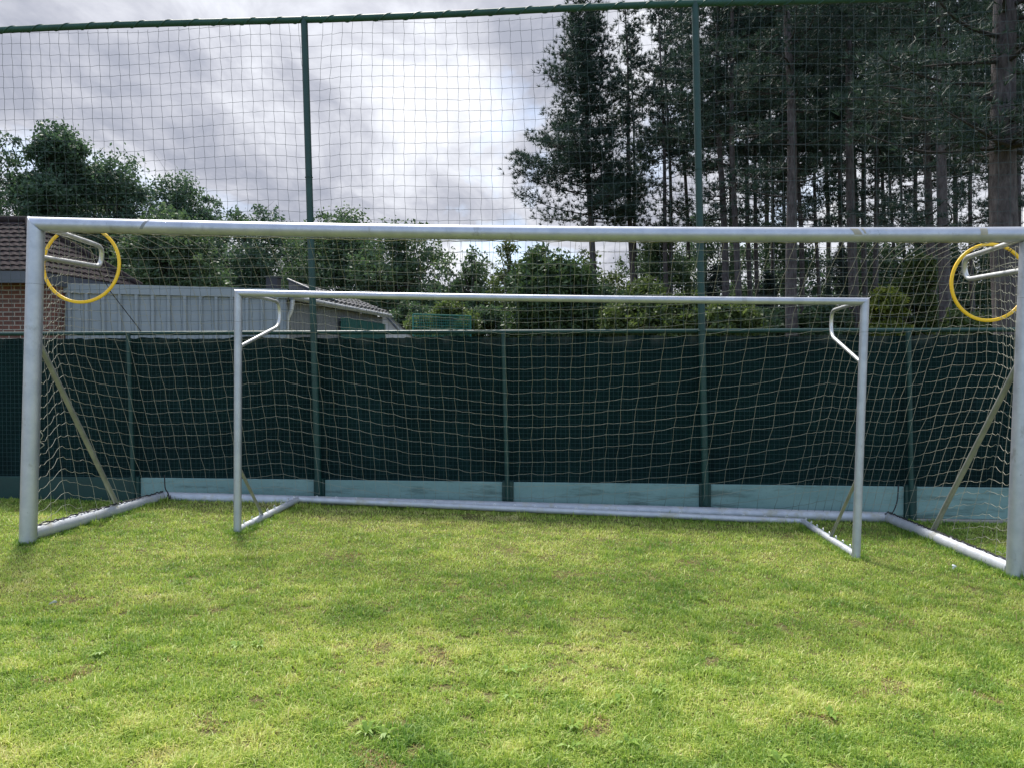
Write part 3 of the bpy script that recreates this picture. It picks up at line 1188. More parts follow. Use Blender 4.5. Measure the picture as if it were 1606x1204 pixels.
def post(x, tall):
    z1 = 5.10 if tall else 1.735
    r = .036 if tall else .024
    part(lambda m: m.tube([FP(x, .09, -.3), FP(x, .09, .8), FP(x, .09, z1)], r, 16), 'fence_post', GREEN, fence)
    mb = MB()
    fbox(mb, x - .056, x + .056, -.25, .165, .012, .085)
    mb.build('post_shoe', GREEN_D, fence, bevel=.004)
    if tall:
        for z in (1.742, 1.30, .55, 3.4):
            part(lambda m: ring(m, FP(x, .09, z), FP(x, .09, 1) - FP(x, .09, 0), r + .001, .006), 'clamp', GREEN_D, fence)


for x, kind in POSTS:
    if kind == 'low':
        post(x, False)

# the ball stop: tall posts, top rail, its lashing and its net
stop = empty('ball_stop', (0, fence_y(0) - .09, -.2), 'tall green ball stop net on two slim posts rising behind the goals', 'ball net')
_f = fence
fence = stop
for x, kind in POSTS:
    if kind == 'tall':
        post(x, True)
TOPX = (-9.0, 8.6)
part(lambda m: m.tube([FP(x, .09, 5.085 + .012 * math.sin(x * 1.1)) for x in np.linspace(*TOPX, 40)], .034, 14), 'top_rail', RAIL_TOP, stop)


def lash(m):
    pts = []
    xs = np.arange(TOPX[0], TOPX[1], .02)
    for x in xs:
        a = x * 2 * math.pi / .30 + .5 * math.sin(x * 3)
        p = FP(x, .09 + .0335 * math.cos(a), 5.085 + .012 * math.sin(x * 1.1) + .0335 * math.sin(a))
        pts.append(p)
    m.tube(pts, .008, 6)


part(lash, 'lashing_rope', RAIL_TOP, stop)


def ball_net(m):
    cell = .1155
    x0, x1 = -8.9, 8.5
    nc = int((x1 - x0) / cell) + 1
    nr = 29
    r = np.random.default_rng(9)
    tall = [x for x, k in POSTS if k == 'tall']
    P = np.zeros((nc, nr, 3))
    for i in range(nc):
        for j in range(nr):
            x = x0 + i * cell
            z = 5.05 - j * (5.05 - 1.76) / (nr - 1)
            near = min(tall, key=lambda t: abs(t - x))
            d = x - near
            # the net is gathered upward and sideways at each post top
            pull = math.exp(-abs(d) / .55) * math.exp(-(5.05 - z) / .7)
            z2 = z + .03 * math.cos(d * math.pi / 2.05) * (1 - j / nr) - .035 * math.exp(-(d / .3) ** 2) * (j > 0) + .007 * math.sin(x * 2.2 + j * .7)
            xx = x + .09 * pull * np.sign(-d) * -1 + .008 * math.sin(x * 1.3 + z * 1.9)
            P[i, j] = FP(xx + r.normal(0, .0016), .045 + .03 * math.sin(x * .8 + z), z2 + r.normal(0, .002))
    for i in range(nc):
        pts = [P[i, 0] + [0, 0, .03]] + [P[i, j] + [.004 * (1 if (i + j) % 2 else -1), 0, 0] for j in range(nr)]
        m.tube(pts, .0020, 3, caps=False)
    for j in range(nr):
        pts = []
        for i in range(nc):
            p = P[i, j]
            pts += [p + [-.010, 0, .0022], p + [.010, 0, -.0022]]
        m.tube(pts, .0020, 3, caps=False)


part(ball_net, 'net', TWINE_G, stop)
fence = _f

# ------------------------------------------------------------------ little things on the lawn
def lawn_at(px, py):
    yy = 5.0
    for _ in range(15):
        p = W(px, py, yy)
        yy *= (CAMZ - ground_z(p[0], p[1])) / (CAMZ - p[2])
    return W(px, py, yy)


c = lawn_at(1494, 893)
mb = MB()
ax = np.array([.5, .2, .85])
ax /= np.linalg.norm(ax)
mb.tube([c + [0, 0, .004], c + ax * .022 + [0, 0, .004], c + ax * .024 + [0, 0, .004], c + ax * .036 + [0, 0, .004]], [.0085, .0085, .016, .015], 12)
o = mb.build('bottle_cap', WHITE, loc=tuple(c), smooth=False)
tag(o, 'small white plastic cap lying on the grass near the right goal post', 'cap')
c = lawn_at(82, 953)
mb = MB()
vs, fs = [], []
for i in range(5):
    t = i / 4
    w = .010 * math.sin(math.pi * (.12 + .8 * t))
    q = c + np.array([(-.022 + .045 * t) * .8, .014 * t, .022 + .014 * math.sin(t * 2.6)])
    vs += [q + [0, -w, -w * .6], q + [0, 0, .004], q + [0, w, w * .5]]
for i in range(4):
    a = i * 3
    fs += [[a, a + 1, a + 4, a + 3], [a + 1, a + 2, a + 5, a + 4]]
mb.add(vs, fs)
o = mb.build('fallen_leaf', mat_paint('leaf_pale', (.17, .20, .15), (.24, .27, .21), .7, 30), loc=tuple(c))
sd = o.modifiers.new('solid', 'SOLIDIFY')
sd.thickness = .0015
tag(o, 'pale grey green fallen leaf lying on the lawn at left', 'leaf')


# ------------------------------------------------------------------ buildings
def tiled_slope(m, e0, e1, t0, t1, course=.17, pitch=.15, amp=.02, step=.026):
    """pantile courses from eave e0-e1 up to the top edge t0-t1"""
    e0, e1, t0, t1 = [np.asarray(p, float) for p in (e0, e1, t0, t1)]
    nrm = np.cross(e1 - e0, (t0 + t1) / 2 - e0)
    nrm /= np.linalg.norm(nrm)
    if nrm[2] < 0:
        nrm = -nrm
    L = np.linalg.norm((t0 + t1) / 2 - (e0 + e1) / 2)
    nc = max(2, int(L / course))
    ud = (e1 - e0) / np.linalg.norm(e1 - e0)
    for k in range(nc):
        v0, v1 = k / nc, (k + 1.12) / nc
        a0, b0 = e0 + (t0 - e0) * v0, e1 + (t1 - e1) * v0
        a1, b1 = e0 + (t0 - e0) * min(v1, 1), e1 + (t1 - e1) * min(v1, 1)
        ln = np.linalg.norm(b0 - a0)
        ns = max(2, int(ln / (pitch / 6)))
        vs = []
        for i in range(ns + 1):
            t = i / ns
            p0 = a0 + (b0 - a0) * t
            p1 = a1 + (b1 - a1) * t
            s0 = (p0 - e0) @ ud + (k % 2) * .0
            h0 = amp * (.5 + .5 * math.cos(2 * math.pi * s0 / pitch))
            s1 = (p1 - e0) @ ud
            h1 = amp * (.5 + .5 * math.cos(2 * math.pi * s1 / pitch))
            vs += [p0 + nrm * (-.01), p0 + nrm * (h0 + step), p1 + nrm * h1]
        fs = []
        for i in range(ns):
            a = i * 3
            fs += [[a, a + 3, a + 4, a + 1], [a + 1, a + 4, a + 5, a + 2]]
        m.add(vs, fs)


# brick house with hipped tile roof
house = empty('brick_house', (-11, 15, -.2), 'brick house with dark hipped pantile roof behind the fence at left', 'house')
nx0, ny0, ez = -8.62, 13.5, 3.13          # near eave corner
fx1, fy1 = -8.1, 16.3                     # far eave corner
dpt = math.hypot(fx1 - nx0, fy1 - ny0)
half = dpt / 2
cm = np.array([(nx0 + fx1) / 2 - half * .98, (ny0 + fy1) / 2 + .18, ez + half * .84])
west = -19.0
ridge_w = np.array([west + half, cm[1] - .4, cm[2]])


def hroof(m):
    tiled_slope(m, (west, ny0 - .2, ez), (nx0, ny0, ez), ridge_w, cm)
    tiled_slope(m, (nx0, ny0, ez), (fx1, fy1, ez), cm, cm + [.01, .01, 0])
    m.add([(west, ny0 - .2, ez - .02), (nx0, ny0, ez - .02), (fx1, fy1, ez - .02), (west, fy1, ez - .02)], [[0, 1, 2, 3]])
    m.add([(west, fy1, ez), (fx1, fy1, ez), cm, ridge_w], [[1, 0, 3, 2]])
    m.add([(west, ny0 - .2, ez), (west, fy1, ez), ridge_w], [[1, 0, 2]])


rf = part(hroof, 'roof', TILE, house, smooth=False)


def hips(m):
    for a, b in (((nx0, ny0, ez + .05), cm + [0, 0, .05]), ((fx1, fy1, ez + .05), cm + [0, 0, .05]), (ridge_w + [0, 0, .05], cm + [0, 0, .05])):
        m.tube([np.array(a), np.array(b)], .07, 10)


part(hips, 'ridge_tile', TILE, rf)


def fascia(m):
    z0, z1 = ez - .21, ez + .0
    pl = [np.array([west, ny0 - .2, 0]), np.array([nx0, ny0, 0]), np.array([fx1, fy1, 0])]
    ins = [np.array([west, ny0 - .13, 0]), np.array([nx0 - .07, ny0 + .07, 0]), np.array([fx1 - .07, fy1, 0])]
    for i in range(2):
        vs = [pl[i] + [0, 0, z0], pl[i + 1] + [0, 0, z0], ins[i + 1] + [0, 0, z0], ins[i] + [0, 0, z0],
              pl[i] + [0, 0, z1], pl[i + 1] + [0, 0, z1], ins[i + 1] + [0, 0, z1], ins[i] + [0, 0, z1]]
        m.add(vs, [[0, 3, 2, 1], [4, 5, 6, 7], [0, 1, 5, 4], [1, 2, 6, 5], [2, 3, 7, 6], [3, 0, 4, 7]])


part(fascia, 'fascia', FASCIA, house, smooth=False)
mb = MB()
mb.box((west + .3, 13.95, -.4), (-8.56, 16.0, 3.11))
mb.build('wall', BRICK, house)

# sheet clad annexe
annex = empty('clad_annexe', (-6.6, 15.2, -.2), 'flat roofed annexe clad in pale blue grey ribbed metal sheet', 'building')
a0, a1 = W(88, 520, 14.25), W(449, 520, 15.35)
a0[2] = a1[2] = 0
adir = (a1 - a0) / np.linalg.norm(a1 - a0)
anrm = np.array([adir[1], -adir[0], 0])
alen = np.linalg.norm(a1 - a0)
atop = 3.0


def clad(m):
    prof = []
    s = 0.0
    while s < alen - .01:
        prof += [(s, 0), (s + .19, 0), (s + .215, .055), (s + .265, .055)]
        s += .292
    prof.append((alen, 0))
    vs = []
    for (q, h) in prof:
        p = a0 + adir * min(q, alen) + anrm * h
        vs += [p + [0, 0, -.4], p + [0, 0, atop - .18]]
    m.add(vs, [[2 * i, 2 * i + 2, 2 * i + 3, 2 * i + 1] for i in range(len(prof) - 1)])


part(clad, 'wall', CLAD, annex, smooth=False)


def abox(m, s0, s1, n0, n1, z0, z1):
    P = [a0 + adir * s + anrm * n for s, n in ((s0, n1), (s1, n1), (s1, n0), (s0, n0))]
    vs = [p + [0, 0, z0] for p in P] + [p + [0, 0, z1] for p in P]
    m.add(vs, [[0, 3, 2, 1], [4, 5, 6, 7], [0, 1, 5, 4], [1, 2, 6, 5], [2, 3, 7, 6], [3, 0, 4, 7]])


part(lambda m: abox(m, -.02, alen + .03, -.06, .065, atop - .185, atop), 'parapet', CLAD, annex, smooth=False)
part(lambda m: abox(m, .0, alen, -3.5, -.07, atop - .3, atop - .06), 'roof', FASCIA, annex, smooth=False)
part(lambda m: abox(m, alen - .06, alen + .01, -3.4, -.03, -.4, atop - .31), 'end_wall', CLAD, annex, smooth=False)

# board clad outbuilding with gutter and tile roof, running back to the right
barn = empty('outbuilding', (-4.3, 18.5, -.2), 'low grey boarded outbuilding with zinc gutter and worn tile roof', 'building')
b0, b1 = np.array([-4.93, 16.1, 0.]), np.array([-3.72, 21.4, 0.])
bd = (b1 - b0) / np.linalg.norm(b1 - b0)
bn = np.array([bd[1], -bd[0], 0])        # faces right
blen = np.linalg.norm(b1 - b0)
gz = 2.88


def bbox(m, s0, s1, n0, n1, z0, z1):
    P = [b0 + bd * s + bn * n for s, n in ((s0, n1), (s1, n1), (s1, n0), (s0, n0))]
    vs = [p + [0, 0, z0] for p in P] + [p + [0, 0, z1] for p in P]
    m.add(vs, [[0, 3, 2, 1], [4, 5, 6, 7], [0, 1, 5, 4], [1, 2, 6, 5], [2, 3, 7, 6], [3, 0, 4, 7]])


def boards(m):
    s = 0
    while s < blen - .05:
        w = .125
        bbox(m, s, min(s + w, blen), -.05, .0 + random.uniform(0, .008), -.4, gz - .02)
        s += .14
    bbox(m, 0, blen, -.12, -.052, -.4, gz - .03)
    bbox(m, 0, .08, -3.6, -.13, -.4, gz - .03)
    bbox(m, blen - .08, blen, -3.6, -.13, -.4, gz - .03)


part(boards, 'wall', CLAD_D, barn, smooth=False)


def gut(m):
    m.tube([b0 + bd * (-.05) + bn * .21 + [0, 0, gz + .02], b0 + bd * (blen + .1) + bn * .21 + [0, 0, gz + .02]], .06, 12)


part(gut, 'gutter', GUTTER, barn)
part(lambda m: m.tube(round_path([b0 + bn * .21 + [0, 0, gz - .02], b0 + bn * .19 + [0, 0, gz - .25], b0 + bn * .07 + [0, 0, gz - .45], b0 + bn * .07 + [0, 0, -.3]], .12), .048, 12), 'downpipe', PIPE, barn)


def barn_roof(m):
    e0 = b0 + bd * -.1 + bn * .2 + [0, 0, gz + .06]
    e1 = b1 + bd * .1 + bn * .2 + [0, 0, gz + .06]
    t0 = e0 - bn * 1.5 + [0, 0, .16]
    t1 = e1 - bn * 1.5 + [0, 0, .42]
    tiled_slope(m, e0, e1, t0, t1, .28, .24, .03, .03)
    m.add([e0, e1, t1, t0], [[0, 1, 2, 3]])
    f0, f1 = t0 - bn * 2.1 + [0, 0, -.5], t1 - bn * 2.1 + [0, 0, -.5]
    m.add([t0, t1, f1, f0], [[0, 1, 2, 3]])


def raised_roof(m):
    e0 = b0 + bd * 2.3 + bn * .12 + [0, 0, gz + .12]
    e1 = b1 + bd * .1 + bn * .12 + [0, 0, gz + .12]
    t0 = e0 - bn * 1.3 + [0, 0, .56]
    t1 = e1 - bn * 1.3 + [0, 0, .50]
    tiled_slope(m, e0, e1, t0, t1, .28, .24, .03, .03)
    m.add([e0, t0, t0 - [0, 0, .55], e1, t1, t1 - [0, 0, .5]], [[0, 1, 2], [3, 5, 4], [1, 4, 5, 2]])


o = part(raised_roof, 'raised_roof', TILE_G, barn, smooth=False)
_e = b0 + bd * 2.27 + bn * .14 + [0, 0, gz + .16]
part(lambda m: m.tube([_e, _e - bn * 1.34 + [0, 0, .57]], .03, 6), 'verge_board', FASCIA, o)
part(barn_roof, 'roof', TILE_G, barn, smooth=False)
ch = W(428, 450, 17.4)
mb = MB()
mb.box((ch[0] - .13, 17.3, 2.9), (ch[0] + .13, 17.6, W(428, 436, 17.4)[2]))
mb.box((ch[0] - .16, 17.27, W(428, 436, 17.4)[2]), (ch[0] + .16, 17.63, W(428, 434, 17.4)[2]))
mb.build('chimney', CHIMNEY, barn)
# teal screen stretched along the boarded wall
mb = MB()
for s in np.arange(2.55, blen - .1, .11):
    bbox(mb, s, s + .108, .10, .115 + .015 * math.sin(s * 7), -.2, gz - .22)
o = mb.build('screen_panel', SCREEN_TEAL, loc=tuple(b0 + bd * 3 + bn * .1 + [0, 0, -.2]))
tag(o, 'teal mesh screen standing against the grey boarded outbuilding', 'screen')

# pale sheet roofed shed beyond it
shed = empty('shed', (-3.6, 24, -.2), 'small shed with pale grey sloping sheet roof beyond the outbuilding', 'shed')
S = [W(560, 470, 23.2), W(604, 484, 22.6), W(646, 524, 22.2), W(592, 524, 22.6)]
dv = np.array([-.4, 1.6, 0.1])


def shed_roof(m):
    P = [W(603, 488, 22.4), W(640, 521, 22.0), W(640, 521, 22.0) + [0, 0, -.0], W(588, 521, 22.0)]
    apex = W(602, 487, 22.0)
    el, er = W(572, 530, 22.0), W(650, 530, 22.0)
    back = np.array([-1.1, 4.2, 0.0])
    vs = [apex, er, er + back, apex + back, el, el + back]
    m.add(vs, [[0, 1, 2, 3], [4, 0, 3, 5]])
    m.add([p + [0, 0, -.05] for p in vs], [[3, 2, 1, 0], [5, 3, 0, 4]])
    return apex, er, el


part(shed_roof, 'roof', SLATE, shed, smooth=False)


def shed_wall(m):
    apex, er, el = W(602, 489, 22.08), W(649, 531, 22.08), W(573, 531, 22.08)
    gl, gr = el.copy(), er.copy()
    gl[2] = gr[2] = -.3
    back = np.array([-1.08, 4.1, 0.0])
    vs = [apex, er, gr, gl, el]
    m.add(vs + [p + back for p in vs], [[0, 4, 3, 2, 1], [1, 2, 7, 6], [3, 4, 9, 8], [5, 6, 7, 8, 9]])


part(shed_wall, 'wall', SLATE, shed, smooth=False)
part(lambda m: m.tube([W(600, 490, 21.97), W(628, 522, 21.97)], .03, 6), 'verge_strip', FASCIA, shed)

# green netting frame among the trees
def netting_panel(px0, px1, py0, Y, label):
    p0, p1 = W(px0, py0, Y), W(px1, py0 + 3, Y + .6)
    base = empty('netting_panel', (float((p0[0] + p1[0]) / 2), Y, -.2), label, 'netting')

    def fr(m):
        for p in (p0, p1):
            m.tube([np.array([p[0], p[1], -.3]), p], .03, 8)
        m.tube([p0, p1], .025, 8)
    part(fr, 'frame', NETTING, base)

    def wires(m):
        for z in np.arange(.3, p0[2], .085):
            m.tube([np.array([p0[0], p0[1], z]), np.array([p1[0], p1[1], z])], .014, 4)
        for t in np.linspace(0, 1, 30):
            q = p0 + (p1 - p0) * t
            m.tube([np.array([q[0], q[1], .2]), q], .009, 4)
    part(wires, 'netting', NETTING, base)


netting_panel(648, 738, 493, 23.5, 'teal green wire netting panel standing among the trees beyond the fence')


# ------------------------------------------------------------------ trees
def leaves(centers, size, r, flat=.0, aspect=.55, up=.35):
    """diamond leaves: centers (n,3)"""
    n = len(centers)
    d = r.normal(size=(n, 3))
    d[:, 2] *= (1 - flat)
    d /= np.linalg.norm(d, axis=1)[:, None]
    nrm = r.normal(size=(n, 3))
    nrm[:, 2] += up * 2
    s = np.cross(d, nrm)
    s /= np.linalg.norm(s, axis=1)[:, None] + 1e-9
    L = (size * (.6 + .8 * r.random(n)))[:, None]
    V = np.stack([centers - d * L * .5, centers + s * L * aspect * .5, centers + d * L * .5, centers - s * L * aspect * .5], 1)
    return V.reshape(-1, 3)


def broadleaf(name, px, Y, top_y, half_w, label, mat, seed, base_y=None, nleaf=9000, size=.17, group=None, trunk_r=.16, cat='tree', sparse=1.0, shape=1.0, multi=False, bark=None):
    r = np.random.default_rng(seed)
    X = (px - 803) / F * Y
    H = W(px, top_y, Y)[2]
    zb = W(px, base_y, Y)[2] if base_y else max(.6, H * .18)
    hw = half_w * 1.2 / F * Y
    H -= .18 * min(hw, (H - zb) * .6)
    z0 = -.17
    root = empty(name, (X, Y, z0), label, cat, group)
    # blobs through an egg shaped crown
    nb = int(r.integers(34, 44)) if H > 4 else 20
    blobs = []
    while len(blobs) < nb:
        p = r.uniform(-1, 1, 3)
        if p @ p > 1 or p @ p < .12:
            continue
        zt = (p[2] + 1) / 2
        wz = (math.sin(math.pi * (zt * .82 + .13))) ** .7 if shape > .5 else (1.05 - zt)
        q = np.array([X + p[0] * hw * wz, Y + p[1] * hw * .8 * wz, zb + (H - zb) * zt])
        blobs.append((q, (.24 + .20 * r.random()) * min(hw, (H - zb) * .6)))
    blobs.append((np.array([X + r.normal(0, .15) * hw, Y, H - .12 * (H - zb)]), .2 * hw))
    for _ in range(9 if H > 4 else 4):
        az, el = r.uniform(0, 6.283), r.uniform(.15, 1.35)
        q = np.array([X + math.cos(az) * math.cos(el) * hw * 1.02, Y + math.sin(az) * math.cos(el) * hw * .8, (zb + H) / 2 + math.sin(el) * (H - zb) * r.uniform(.40, .54)])
        blobs.append((q, r.uniform(.13, .20) * min(hw, (H - zb) * .6)))
    # trunk and limbs
    mb = MB()
    stems = 1 if not multi else 3
    for sidx in range(stems):
        ox = 0 if stems == 1 else (sidx - 1) * .25
        tp = [np.array([X + ox, Y, z0 - .1]), np.array([X + ox * 1.5 + r.normal(0, .1), Y, z0 + (H - z0) * .3]), np.array([X + ox * 2 + r.normal(0, .2), Y + r.normal(0, .2), z0 + (H - z0) * .6]), np.array([X + ox * 2 + r.normal(0, .3), Y, z0 + (H - z0) * .88])]
        sp = smooth_path(tp, 5)
        mb.tube(sp, list(np.linspace(trunk_r, trunk_r * .18, len(sp))), 9)
    for q, br in blobs:
        h = np.clip((q[2] - z0) * .7, z0 + .3, (H - z0) * .8)
        i = min(len(sp) - 1, int(h / ((H - z0) * .88) * (len(sp) - 1)))
        s = sp[i]
        mid = (s + q) / 2 + np.array([0, 0, .12 * np.linalg.norm(q - s)])
        b = smooth_path([s, mid, q], 4)
        mb.tube(b, list(np.linspace(trunk_r * .34, trunk_r * .07, len(b))), 6)
        for _ in range(3):
            e = q + r.normal(0, .7, 3) * br
            mb.tube([q, (q + e) / 2 + r.normal(0, .08, 3) * br, e], [trunk_r * .07, trunk_r * .05, trunk_r * .02], 4)
    mb.build('trunk', bark or BARK_OAK, root, smooth=True)
    # leaf clumps around the blobs
    vol = np.array([b[1] ** 2 for b in blobs])
    cnt = (nleaf * 3.6 * sparse * vol / vol.sum()).astype(int)
    C, T = [], []
    for (q, br), c in zip(blobs, cnt):
        nclump = max(3, c // 22)
        d = r.normal(size=(nclump, 3))
        d /= np.linalg.norm(d, axis=1)[:, None]
        rad = br * (.25 + .75 * r.random(nclump) ** .6)
        cc = q + d * rad[:, None] * np.array([1.15, 1.15, .85])
        per = c // nclump + 1
        pts = np.repeat(cc, per, 0) + r.normal(size=(nclump * per, 3)) * (.13 * br + size * .4)
        tt = np.repeat(r.normal(.45, .17, nclump), per) + r.normal(0, .1, nclump * per) + r.normal(0, .07)
        C.append(pts)
        T.append(tt)
    C = np.concatenate(C)
    T = np.clip(np.concatenate(T), 0, 1)
    V = leaves(C, size, r)
    f = np.arange(len(V)).reshape(-1, 4)
    mk('crown', V, f, mat, root, tone=T)
    return root


G_BACK = 'broadleaved trees beyond the fence'
TREES = [
    (135, 44, 232, 66, 'far oak filling the gap between the tallest oak and round oak', LEAF_OAK, 9000, 1.0),
    (345, 46, 318, 64, 'far dark oak filling the gap above the ribbed annexe', LEAF_OAK, 8000, .75),
    (462, 45, 336, 52, 'far low tree directly behind the left tall net post', LEAF_OAK, 6000, .7),
    (-42, 36, 168, 84, 'tall oak at the far left edge of the view', LEAF_OAK, 9000, 1.0),
    (88, 37, 190, 56, 'tallest oak standing behind the tiled roof of the brick house', LEAF_OAK, 14000, 1.0),
    (185, 39, 250, 80, 'round oak right of the tallest oak', LEAF_OAK, 11000, 1.0),
    (258, 34, 330, 76, 'lower bright green oak above the ribbed annexe', LEAF_MID, 9000, 1.0),
    (285, 42, 284, 66, 'oak with a knobbly top left of the left tall net post', LEAF_OAK, 9000, .9),
    (398, 41, 312, 62, 'loose crowned oak just left of the left tall net post', LEAF_OAK, 8500, .6),
    (548, 40, 318, 78, 'dark tree just right of the left tall net post', LEAF_MID, 11500, .8),
    (632, 37, 338, 62, 'lighter airy tree above the green netting panel', LEAF_MID, 8000, .62),
    (732, 34, 392, 52, 'small spreading tree in the open gap beside the pines', LEAF_MID, 5500, .62),
    (20, 30, 330, 70, 'bushy tree peeking over the ridge of the tiled roof', LEAF_MID, 6500, .9),
]
for i, (px, Y, ty, hw, lab, mt, nl, spv) in enumerate(TREES):
    broadleaf('oak_tree' if 'oak' in lab else 'broadleaf_tree', px, Y, ty, hw, lab, mt, 100 + i, nleaf=nl, sparse=spv, group=G_BACK, size=.18)
broadleaf('birch_tree', 797, 30, 372, 26, 'thin birch in the gap just left of the pine stand', LEAF_LIGHT, 140, nleaf=1300, size=.13, group=G_BACK, trunk_r=.07, sparse=.8)
broadleaf('feathery_shrub', 858, 25, 384, 58, 'tall feathery green shrub below the leftmost pine', LEAF_YEW, 141, base_y=560, nleaf=9500, size=.15, group='understorey shrubs', trunk_r=.09, cat='shrub')
broadleaf('airy_tree', 925, 34, 392, 56, 'pale airy tree behind the leftmost pine trunk', LEAF_LIGHT, 142, nleaf=3800, size=.15, group=G_BACK, trunk_r=.09, sparse=.7)
SHRUBS = [
    (1012, 23, 436, 46, 'bright leafy shrub between the second and third pine trunks', LEAF_LIGHT, 5200),
    (952, 25, 448, 34, 'dull green shrub right of the leftmost pine trunk', LEAF_MID, 3200),
    (1078, 22, 458, 40, 'leafy shrub just left of the right tall net post', LEAF_LIGHT, 4200),
    (1140, 21, 470, 38, 'low bright shrub just right of the right tall net post', LEAF_LIGHT, 3600),
    (1205, 23, 478, 40, 'low dark shrub below the twin thin pine trunks', LEAF_MID, 3600),
    (1290, 22, 472, 36, 'low shrub right of the thick middle pine', LEAF_MID, 3200),
    (1392, 19, 446, 28, 'yellow green sapling right of the small goal', LEAF_GOLD, 3000),
    (1437, 20, 402, 34, 'tall yellow green bush between small goal and right hoop', LEAF_LIGHT, 4600),
    (1512, 18, 486, 34, 'low green bush seen below the right yellow hoop', LEAF_LIGHT, 3200),
    (700, 26, 470, 46, 'olive bush right of the green netting panel', LEAF_LIGHT, 4600),
    (768, 27, 478, 44, 'bushy green shrub in the gap left of the feathery shrub', LEAF_MID, 4200),
    (1030, 33, 358, 52, 'broad dim bush far back between the slim left pines', LEAF_MID, 4600),
    (1120, 36, 338, 60, 'large dim bush far back beside the right tall net post', LEAF_OAK, 5200),
    (1215, 38, 348, 62, 'large dim bush far back behind the thick middle pine', LEAF_OAK, 5200),
    (1350, 37, 358, 60, 'large dim bush far back behind the stout pine', LEAF_OAK, 5200),
    (1452, 36, 338, 62, 'large dim bush far back behind the yellow green bush', LEAF_OAK, 5200),
    (1548, 34, 354, 62, 'large dim bush far back behind the right yellow hoop', LEAF_OAK, 5200),
    (640, 29, 470, 40, 'green bush just behind the green netting panel', LEAF_MID, 3600),
]
for i, (px, Y, ty, hw, lab, mt, nl) in enumerate(SHRUBS):
    broadleaf('shrub', px, Y, ty, hw, lab, mt, 200 + i, base_y=548, nleaf=nl, size=.12, group='understorey shrubs', trunk_r=.05, cat='shrub', multi=True)


def needles(C, D, r, n=13, L=.17, w=.016):
    """tufts: at each centre C a brush of needles round direction D"""
    m = len(C)
    c = np.repeat(C, n, 0)
    d = np.repeat(D, n, 0) + r.normal(0, .75, (m * n, 3))
    d /= np.linalg.norm(d, axis=1)[:, None]
    s = np.cross(d, r.normal(size=(m * n, 3)))
    s /= np.linalg.norm(s, axis=1)[:, None] + 1e-9
    ln = (L * (.65 + .6 * r.random(m * n)))[:, None]
    V = np.stack([c - s * w * .5, c + s * w * .5, c + d * ln], 1)
    return V.reshape(-1, 3)


